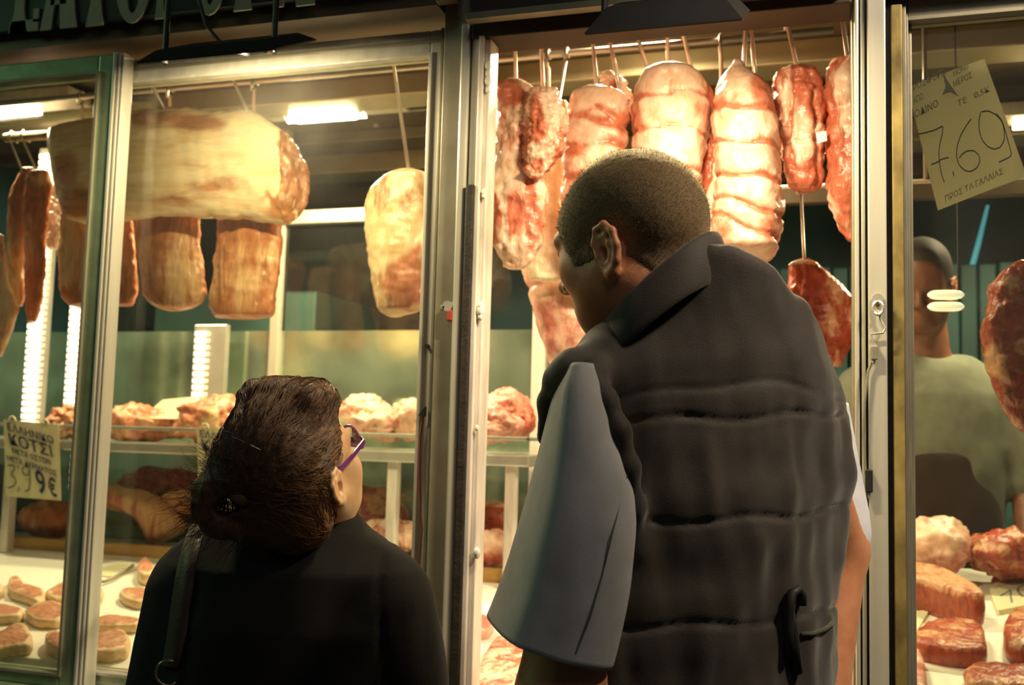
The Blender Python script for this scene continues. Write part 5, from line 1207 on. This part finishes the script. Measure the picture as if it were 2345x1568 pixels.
# stitched seam down the sleeve and the hem line
k0 = 0
def nearest(u, v):   # a point of the sleeve's near side seen at a pixel
    best = None
    fl = SVt.reshape(-1, 3); q = fl-CAM; z = q@DV; uu = CX+FPX*(q@RV)/z; vv = CY-FPX*(q@UV_)/z
    d = (uu-u)**2+(vv-v)**2+((z-1.1)*60)**2*4; i = np.argmin(d); w = ray(u, v); return CAM+w*(z[i]-.004)
sm = [nearest(u, v) for u, v in ((1436, 1085), (1420, 1150), (1400, 1230), (1378, 1320), (1352, 1410), (1318, 1496))]
MB().tube(sm, .0011, 5).build('stitched_seam', cloth('seam_thread', (.10, .10, .09)), sl_)
sleeve('sleeve', [(1850, 890, 1940, 925, 1.57), (1862, 1000, 1954, 1000, 1.575), (1870, 1100, 1972, 1095, 1.58), (1878, 1180, 1988, 1175, 1.58), (1882, 1240, 1994, 1228, 1.58), (1885, 1320, 1978, 1278, 1.58)], (.055, .060), cloth('white_blue_cotton_lit', (.74, .76, .82), .85, 800, .25, .1, .1), man)  # paler copy of the shirt cotton, light put into its colour
# trousers
TR = SDF(); TR.put(trunk(-.004, .62, False), W(TF, (0, 0, .9)), .5, .02)
TR.put(lambda X, Y, Z: (Z-1.0)+0*X+0*Y, (0, 0, 0), 9, .004, 'i')
for s in (-1, 1):
    hp, kn, an = W(TF, (s*.095, 0, .85)), W(TF, (s*.105, .02, .50)), W(TF, (s*.11, -.01, .12)); TR.cap(hp, kn, .100, .078, .03); TR.cap(kn, an, .076, .066, .02)
xs = axis(-.55, .15, .012); ys = axis(1.1, 1.75, .012); zs = axis(.03, 1.05, .014)
V, Fc = surfnets(TR.grid(xs, ys, zs), xs, ys, zs); link_mesh('trousers', V, Fc, cloth('dark_trousers', (.02, .02, .022)), man)
# waist tie: loop and hanging strap at the back of the vest
tie = [hit(VS, u, v, 1.05, .006) for u, v in ((1806, 1500), (1806, 1440), (1808, 1390), (1815, 1356), (1828, 1350), (1836, 1362), (1836, 1385))]
mb = MB(); mb.tube(tie, .0065, 8); mb.tube([hit(VS, u, v, 1.05, .004) for u, v in ((1826, 1540), (1820, 1480), (1812, 1430), (1806, 1395))], .007, 8)
mb.build('tie_strap', simple('black_strap', (.008, .008, .008), .6), man, smooth=True)
belt = [hit(VS, u, v, 1.05, .002) for u, v in ((1836, 1452), (1862, 1450), (1890, 1440), (1908, 1425))]
mb = MB(); mb.tube(belt, .003, 6); mb.build('waist_piping', cloth('olive_piping', (.06, .06, .035)), man, smooth=True)

# ------------------------------------------------------------------ THE WOMAN
AZW = radians(12)
TW = PD(660, 1400, 1.52); TW = np.array([TW[0], TW[1], 0.0]); WF = frame(TW, AZW)
fwW = np.array([-sin(AZW), cos(AZW), 0]); rtW = np.array([cos(AZW), sin(AZW), 0])
HW = frame(PD(678, 1080, 1.485), radians(-11), radians(36), radians(2))
fh = .95
B = SDF(); NKW = W(WF, (.02, .01, 1.245))
head(B, HW, fh, True, .98, NKW, .052)
def tube_body(S, infl, zlo, wtab, fr, ctop):
    Zt, Wt, Ht = wtab
    def fn(X, Y, Z):
        x, y, z = toL(fr, X, Y, Z); zz = z+0*x; w = np.interp(zz, Zt, Wt)+infl; h = np.interp(zz, Zt, Ht)+infl
        e = np.sqrt((x/w)**2+(y/h)**2); g = np.sqrt((x/w**2)**2+(y/h**2)**2)+1e-6; d = e*(e-1)/g
        return smax(smax(d, zz-ctop-infl, .05), zlo-zz, .01)
    S.put(fn, W(fr, (0, 0, (zlo+ctop)/2)), max(.35, (ctop-zlo)/2+.15), .04)
WT = ([.5, .7, .85, 1.0, 1.12, 1.2, 1.26], [.17, .185, .18, .165, .17, .15, .08], [.13, .14, .125, .115, .115, .10, .06])
tube_body(B, -.012, .55, WT, WF, 1.25)
for s in (-1, 1):
    sj, ej, wj = W(WF, (s*.140, 0, 1.15)), W(WF, (s*.195, .02, .93)), W(WF, (s*.13, .20, .90))
    B.cap(W(WF, (s*.04, 0, 1.235)), sj, .040, .045, .04); B.cap(sj, ej, .046, .038, .03); B.cap(ej, wj, .038, .026, .02); hand(B, handframe(wj, wj-ej, (0, 0, -1)), -s, .92)
    hp, kn, an = W(WF, (s*.085, 0, .72)), W(WF, (s*.09, .01, .42)), W(WF, (s*.09, -.01, .08)); B.cap(hp, kn, .085, .055, .03); B.cap(kn, an, .052, .036, .02); foot(B, (an[0], an[1], 0), fwW, .9)
flat_bottom(B); O = HW[0]
xs = axis(-1.25, -.35, .011, O[0]-.12, O[0]+.12, .0026); ys = axis(1.05, 1.85, .011, O[1]-.12, O[1]+.12, .0026); zs = axis(-.01, 1.50, .012, 1.20, 1.47, .0028)
V, Fc = surfnets(B.grid(xs, ys, zs), xs, ys, zs)
woman = link_mesh('person', V, Fc, skinmat('woman_skin', (.72, .47, .25)), None, (TW[0], TW[1], 0))
tag(woman, 'person seen from behind in a black coat with a brown ponytail, looking up', 'person')
# coat
CS = SDF()
tube_body(CS, .018, .48, WT, WF, 1.262)
for s in (-1, 1):
    sj, ej, wj = W(WF, (s*.152, 0, 1.145)), W(WF, (s*.200, .02, .93)), W(WF, (s*.145, .17, .905))
    CS.cap(W(WF, (s*.045, .0, 1.228)), W(WF, (s*.12, -.005, 1.190)), .050, .056, .05); CS.cap(sj, ej, .066, .060, .04); CS.cap(ej, wj, .060, .046, .02)
CS.put(lambda X, Y, Z: -.004*vnoise(X, Y, Z*.4, 12, 2)-.002*vnoise(X, Y, Z*.5, 30, 6), (0, 0, 0), 9, 0, 'd')
CS.put(lambda X, Y, Z: .0035*np.exp(-((toL(WF, X, Y, Z)[0]-.145-.10*(1.25-Z))/.004)**2)+.0*Y, (0, 0, 0), 9, 0, 'd')
xs = axis(-1.2, -.38, .0065); ys = axis(1.08, 1.75, .0065); zs = axis(.45, 1.33, .006)
V, Fc = surfnets(CS.grid(xs, ys, zs), xs, ys, zs)
COAT = cloth('black_wool', (.005, .0046, .0042), .9, 700, .35, .3, .05)
link_mesh('coat', V, Fc, COAT, woman)
ringband('collar', NKW+np.array([0, 0, .0]), WF, .066, .070, .035, .012, .055, .25, COAT, woman, gap=.3, thick=.006)
# hair: cap, swept-up front roll, ponytail loop
HS = SDF(); q = lambda *a: tuple(fh*x for x in a)
HS.ell(q(0, -.014, .046), q(.084, .108, .094), .01, HW); HS.ell(q(0, -.060, .020), q(.076, .066, .080), .04, HW); HS.ell(q(0, -.055, -.045), q(.062, .050, .060), .04, HW)
nl = np.array([0, .862, -.507])
def cut(X, Y, Z):
    x, y, z = toL(HW, X, Y, Z); return (y*nl[1]+z*nl[2])-.014*fh-.010*np.sin(z*40)-.12*np.clip(np.abs(x)-.045, 0, 1)*(z < .03)
HS.put(cut, (0, 0, 0), 9, .012, 'i')
for s in (-1, 1): HS.ell(q(s*.085, -.008, -.014), q(.030, .022, .036), .012, HW, 's')
HS.cap(q(-.040, .062, .098), q(.042, .064, .094), .026*fh, .024*fh, .02, HW)
HS.cap(q(-.05, .03, .115), q(.05, .03, .112), .022*fh, .022*fh, .03, HW)
tl_ = [PD(610, 1080, 1.435), PD(545, 1092, 1.420), PD(487, 1128, 1.410), PD(478, 1168, 1.405), PD(500, 1200, 1.400), PD(550, 1212, 1.400), PD(600, 1195, 1.41)]
rr = [.040, .032, .026, .020, .017, .014, .018]
for i in range(len(tl_)-1): HS.cap(tl_[i], tl_[i+1], rr[i], rr[i+1], .014)
HS.cap(PD(655, 1100, 1.43), PD(690, 1190, 1.43), .045, .040, .03); HS.cap(PD(625, 1120, 1.425), PD(620, 1190, 1.415), .030, .026, .02)
for a_, r_ in (((512, 1160), .009), ((530, 1153), .012), ((550, 1147), .012)): HS.cap(PD(*a_, 1.25), PD(*a_, 1.62), r_, r_, .008, ID, 's')
HS.put(lambda X, Y, Z: -.0022*vnoise(*[a*b for a, b in zip(toL(HW, X, Y, Z), (1.6, .35, .8))], 70, 2)-.0012*vnoise(X, Y, Z, 130, 4), (0, 0, 0), 9, 0, 'd')
xs = axis(O[0]-.22, O[0]+.16, .0032); ys = axis(O[1]-.20, O[1]+.16, .0034); zs = axis(1.19, 1.52, .0030)
V, Fc = surfnets(HS.grid(xs, ys, zs), xs, ys, zs)
HAIRW = simple('brown_hair', (.095, .04, .012), .58, 0, 130, .45, .6, 260, .4, stretch=(1, .25, .6))
hairw = link_mesh('hair', V, Fc, HAIRW, woman)
# strands combed from the hairline back to the ponytail
mb = MB(); rs = np.random.RandomState(11)
def strand(pts, w):
    pts = np.array(pts); b = len(mb.v)
    for i, p in enumerate(pts):
        t = pts[min(i+1, len(pts)-1)]-pts[max(i-1, 0)]; sd = np.cross(t, p-CAM); sd = sd/(np.linalg.norm(sd)+1e-9)*w*(1-.7*i/len(pts)); mb.v += [tuple(p-sd), tuple(p+sd)]
    for i in range(len(pts)-1): mb.f.append((b+2*i, b+2*i+1, b+2*i+3, b+2*i+2))
NS = 2400
cand = V[rs.choice(len(V), 12000)]; lx, ly, lz = toL(HW, *cand.T); cand = cand[(ly*.862-lz*.507 > -.06) & (lz > -.05)][:NS]
tgt = PD(590, 1080, 1.40)+rs.randn(len(cand), 3)*.012
Pp = cand.copy(); tracks = [Pp.copy()]
def eval_(p): return HS(p[:, 0], p[:, 1], p[:, 2])
lift = .0012+.0022*rs.rand(len(cand)); ph = rs.rand(len(cand))*6
for it in range(20):
    d = tgt-Pp; L = np.linalg.norm(d, axis=1)[:, None]; nn = normals_of(HS, Pp); d = d/L; d = d-nn*(d*nn).sum(1)[:, None]; d /= np.linalg.norm(d, axis=1)[:, None]+1e-9
    Pp = Pp+d*np.minimum(.009, L*.4)+np.cross(nn, d)*(.0009*np.sin(it*.5+ph))[:, None]
    nn = normals_of(HS, Pp); Pp = Pp-nn*(eval_(Pp)-lift)[:, None]; tracks.append(Pp.copy())
tracks = np.stack(tracks, 1)
for tr in tracks: strand(tr, .00040+.0004*rs.rand())
# loose ends of the ponytail
for i in range(520):
    k = rs.randint(1, len(tl_)-1); p = tl_[k]+rs.randn(3)*rr[k]*.45; c = tl_[k]-tl_[2]*.0
    out = PD(470, 1140, 1.41)-PD(560, 1130, 1.41); out /= np.linalg.norm(out)
    d = out*(.4+.8*rs.rand())+np.array([0, 0, rs.randn()*.6])+rs.randn(3)*.35; d /= np.linalg.norm(d); L = .025+.040*rs.rand(); cv = rs.randn(3)*.010+np.array([0, 0, -.006])
    strand([p+d*L*t+cv*t*t for t in np.linspace(0, 1, 8)], .00035)
for i in range(110):
    a = PD(500+75*rs.rand(), 1128+25*rs.rand(), 1.405); b = a+np.array([.006*rs.randn(), 0, -.030-.012*rs.rand()]); strand([a+(b-a)*t for t in np.linspace(0, 1, 5)], .00045)
for i in range(60):   # wisps above the ponytail
    p = PD(470+60*rs.rand(), 1040+50*rs.rand(), 1.42); d = np.array([-.5+.3*rs.randn(), 0, .6+.4*rs.randn()]); d /= np.linalg.norm(d); L = .02+.03*rs.rand()
    strand([p+d*L*t+np.array([-.006, 0, -.004])*t*t for t in np.linspace(0, 1, 7)], .0003)
for i in range(260):   # hair by the ear and nape
    p = PD(690+40*rs.rand(), 1120+40*rs.rand(), 1.435); d = np.array([.05+.25*rs.randn(), 0, -1.0]); L = .03+.03*rs.rand()
    strand([p+d*L*t+np.array([.01*rs.randn()*.3, -.004, 0])*t*t for t in np.linspace(0, 1, 6)], .0004)
link_mesh('hair_strands', mb.v, mb.f, HAIRW, hairw)
MB().tube([hit(HS, u, v, 1.2, .0022) for u, v in ((532, 1000), (552, 1008), (575, 1019), (597, 1030))], .0009, 6).build('hairpin', simple('gold_pin', (.75, .55, .25), .3, .6), hairw)
# spectacles
gl = empty('spectacles', W(HW, q(0, .115, -.01))); tag(gl, 'purple framed spectacles worn by the person with the ponytail', 'glasses')
PURP = simple('purple_plastic', (.16, .03, .20), .3)
def lens(s):
    return [W(HW, q(s*(.034+.026*cos(a)), .112-.004*abs(cos(a))-.012*max(0, cos(a)), -.010+.020*sin(a))) for a in np.linspace(0, 2*pi, 26)]
for s in (-1, 1):
    L_ = lens(s); MB().tube(L_[:-1]+[L_[0]], .0021, 7).build('rim', PURP, gl)
    c = W(HW, q(s*.034, .108, -.010)); m_ = MB(); m_.add([c]+L_[:-1], [(0, i+1, (i+1) % 25+1) for i in range(25)]); lo = m_.build('lens', CLEAR, gl)
    so = lo.modifiers.new('thick', 'SOLIDIFY'); so.thickness = .0012
    tp = [W(HW, q(*c_)) for c_ in ((s*.060, .098, -.003), (s*.070, .090, -.002), (s*.0745, .050, .0), (s*.0775, .015, .003), (s*.0790, -.012, .004), (s*.078, -.028, -.010))]
    tb = MB()
    for i in range(len(tp)-1):
        up = HW[1]@np.array([0, 0, .0035]); sd = HW[1]@np.array([.0012, 0, 0])
        a, b = tp[i], tp[i+1]; tb.hexa([a-up-sd, a-up+sd, a+up+sd, a+up-sd], [b-up-sd, b-up+sd, b+up+sd, b+up-sd])
    tb.build('temple', PURP, gl)
MB().tube([W(HW, q(x, .113+.002*(1-abs(x)/.009), -.004)) for x in (-.009, -.004, 0, .004, .009)], .002, 7).build('bridge', PURP, gl)
# shoulder bag
STRAP = simple('brown_leather', (.065, .042, .028), .55, 0, 40, .3, .3, 200)
bag = empty('shoulder_bag', W(WF, (-.21, -.02, .62))); tag(bag, 'brown leather bag strap with a metal ring over the black coat\'s left shoulder', 'bag')
ed = [((446, 1178), (474, 1196)), ((436, 1196), (468, 1204)), ((424, 1230), (460, 1234)), ((412, 1268), (452, 1272)), ((401, 1320), (444, 1326)), ((392, 1380), (434, 1388)), ((384, 1440), (424, 1450)), ((374, 1505), (412, 1512)), ((370, 1524), (406, 1530))]
m_ = MB(); L_ = []
for a, b in ed: L_.append([hit(CS, a[0], a[1], 1.05, .003), hit(CS, (a[0]+b[0])/2, (a[1]+b[1])/2, 1.05, .0045), hit(CS, b[0], b[1], 1.05, .003)])
over = [p+fwW*.10+np.array([0, 0, .0]) for p in L_[0]]
L_ = [[p+fwW*.05+np.array([0, 0, .004]) for p in L_[0]]]+L_
for r in L_: m_.v += [tuple(p) for p in r]
for i in range(len(L_)-1):
    for k in (0, 1): m_.f.append((3*i+k, 3*i+k+1, 3*i+k+4, 3*i+k+3))
o = m_.build('strap', STRAP, bag, smooth=True); so = o.modifiers.new('t', 'SOLIDIFY'); so.thickness = .003
c = hit(CS, 386, 1540, 1.05, .006); e1 = RV; e2 = UV_
MB().tube([c+e1*.0175*cos(a)+e2*.0175*sin(a) for a in np.linspace(0, 2*pi, 30)], .0018, 8).build('ring', simple('brass_ring', (.60, .45, .22), .3, .9), bag, smooth=True)
c2 = c+np.array([0, -.002, -.03])
m_ = MB(); m_.hexa([c2+e1*-.018, c2+e1*.018, c2+e1*.018+fwW*-.004, c2+e1*-.018+fwW*-.004], [c2+e1*-.016+np.array([0, -.01, -.24]), c2+e1*.02+np.array([0, -.01, -.24]), c2+e1*.02+np.array([0, -.014, -.24]), c2+e1*-.016+np.array([0, -.014, -.24])]); m_.build('lower_strap', STRAP, bag)
bc = c2+np.array([-.10, -.03, -.33]); MB().box(bc[0]-.15, bc[0]+.15, bc[1]-.045, bc[1]+.04, bc[2]-.10, bc[2]+.10).build('pouch', STRAP, bag, .02)

# ------------------------------------------------------------------ THE BUTCHER inside
AZB = radians(190)
ZB = 2.90
HBo = PD(2110, 655, ZB); TB = PD(2130, 900, ZB+.05); TB = np.array([TB[0], TB[1], 0]); BF = frame(TB, AZB); HB = frame(HBo, radians(172), radians(-18))
PL = .22     # duckboard he stands on
fwB = np.array([-sin(AZB), cos(AZB), 0])
B = SDF(); head(B, HB, 1.0, False, 1.0, W(BF, (0, -.01, 1.62)), .058)
BT = ([.9, 1.05, 1.2, 1.4, 1.55, 1.64], [.17, .175, .18, .195, .19, .10], [.12, .12, .12, .125, .11, .07])
tube_body(B, -.015, .92, BT, BF, 1.63)
pts = {}
for s in (-1, 1):
    sj, ej, wj = W(BF, (s*.19, 0, 1.56)), W(BF, (s*.25, .02, 1.30)), W(BF, (s*.22, .13, 1.10)); pts[s] = (sj, ej, wj)
    B.cap(W(BF, (s*.05, 0, 1.60)), sj, .05, .05, .04); B.cap(sj, ej, .05, .042, .03); B.cap(ej, wj, .042, .03, .02); hand(B, handframe(wj, wj-ej, (0, 0, -1)), -s)
    hp, kn, an = W(BF, (s*.09, 0, 1.05)), W(BF, (s*.10, .02, .66)), W(BF, (s*.10, -.01, PL+.08)); B.cap(hp, kn, .085, .058, .03); B.cap(kn, an, .055, .04, .02); foot(B, (an[0], an[1], PL), fwB)
xs = axis(TB[0]-.45, TB[0]+.45, .012, HBo[0]-.12, HBo[0]+.12, .006); ys = axis(TB[1]-.5, TB[1]+.35, .012, HBo[1]-.13, HBo[1]+.13, .006); zs = axis(PL-.01, 2.02, .014, HBo[2]-.15, HBo[2]+.17, .006)
V, Fc = surfnets(B.grid(xs, ys, zs), xs, ys, zs)
hx, hy, hz = toL(HB, V[:, 0], V[:, 1], V[:, 2]); hm = hairmask(hx, hy, hz)
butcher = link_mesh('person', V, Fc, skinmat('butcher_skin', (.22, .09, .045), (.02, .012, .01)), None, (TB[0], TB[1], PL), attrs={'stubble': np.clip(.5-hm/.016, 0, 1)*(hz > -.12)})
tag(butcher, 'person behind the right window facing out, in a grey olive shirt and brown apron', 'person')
HS2 = SDF(); HS2.ell((0, -.014, .046), (.082, .106, .092), .01, HB); HS2.ell((0, -.058, .010), (.070, .060, .078), .03, HB)
HS2.put(lambda X, Y, Z: hairmask(*toL(HB, X, Y, Z)), (0, 0, 0), 9, .008, 'i')
xs = axis(HBo[0]-.13, HBo[0]+.13, .006); ys = axis(HBo[1]-.14, HBo[1]+.14, .006); zs = axis(HBo[2]-.14, HBo[2]+.17, .006)
V, Fc = surfnets(HS2.grid(xs, ys, zs), xs, ys, zs); link_mesh('hair', V, Fc, simple('black_hair', (.02, .015, .012), .6, 0, 200, .4), butcher)
SS = SDF(); tube_body(SS, .012, 1.18, BT, BF, 1.645)
for s in (-1, 1):
    sj, ej, wj = pts[s]; SS.cap(W(BF, (s*.06, 0, 1.605)), sj, .055, .062, .05); SS.cap(sj, sj*.05+ej*.95, .068, .062, .03)
SS.put(lambda X, Y, Z: -.006*vnoise(X, Y, Z, 12, 3), (0, 0, 0), 9, 0, 'd')
xs = axis(TB[0]-.42, TB[0]+.42, .009); ys = axis(TB[1]-.3, TB[1]+.3, .009); zs = axis(1.15, 1.75, .009)
V, Fc = surfnets(SS.grid(xs, ys, zs), xs, ys, zs); link_mesh('shirt', V, Fc, cloth('grey_olive_cotton', (.17, .18, .125)), butcher)
AP = SDF(); tube_body(AP, .024, .55, ([.5, .8, 1.0, 1.25, 1.4], [.21, .19, .175, .165, .15], [.13, .125, .12, .12, .12]), BF, 1.385)
AP.put(lambda X, Y, Z: -.006*vnoise(X, Y, Z*.5, 10, 3), (0, 0, 0), 9, 0, 'd')
xs = axis(TB[0]-.4, TB[0]+.4, .010); ys = axis(TB[1]-.3, TB[1]+.3, .010); zs = axis(.5, 1.45, .010)
V, Fc = surfnets(AP.grid(xs, ys, zs), xs, ys, zs); link_mesh('apron', V, Fc, cloth('brown_apron', (.04, .024, .015)), butcher)
db = MB()
for k in range(7): db.box(TB[0]-.6, TB[0]+.6, TB[1]-.20+k*.11, TB[1]-.20+k*.11+.09, PL-.03, PL)
for x in (-.5, .5): db.box(TB[0]+x-.03, TB[0]+x+.03, TB[1]-.20, TB[1]+.55, 0, PL-.03)
tag(db.build('duckboard', WOOD, bevel=.004), 'wooden platform behind the counter that the aproned person stands on', 'platform')
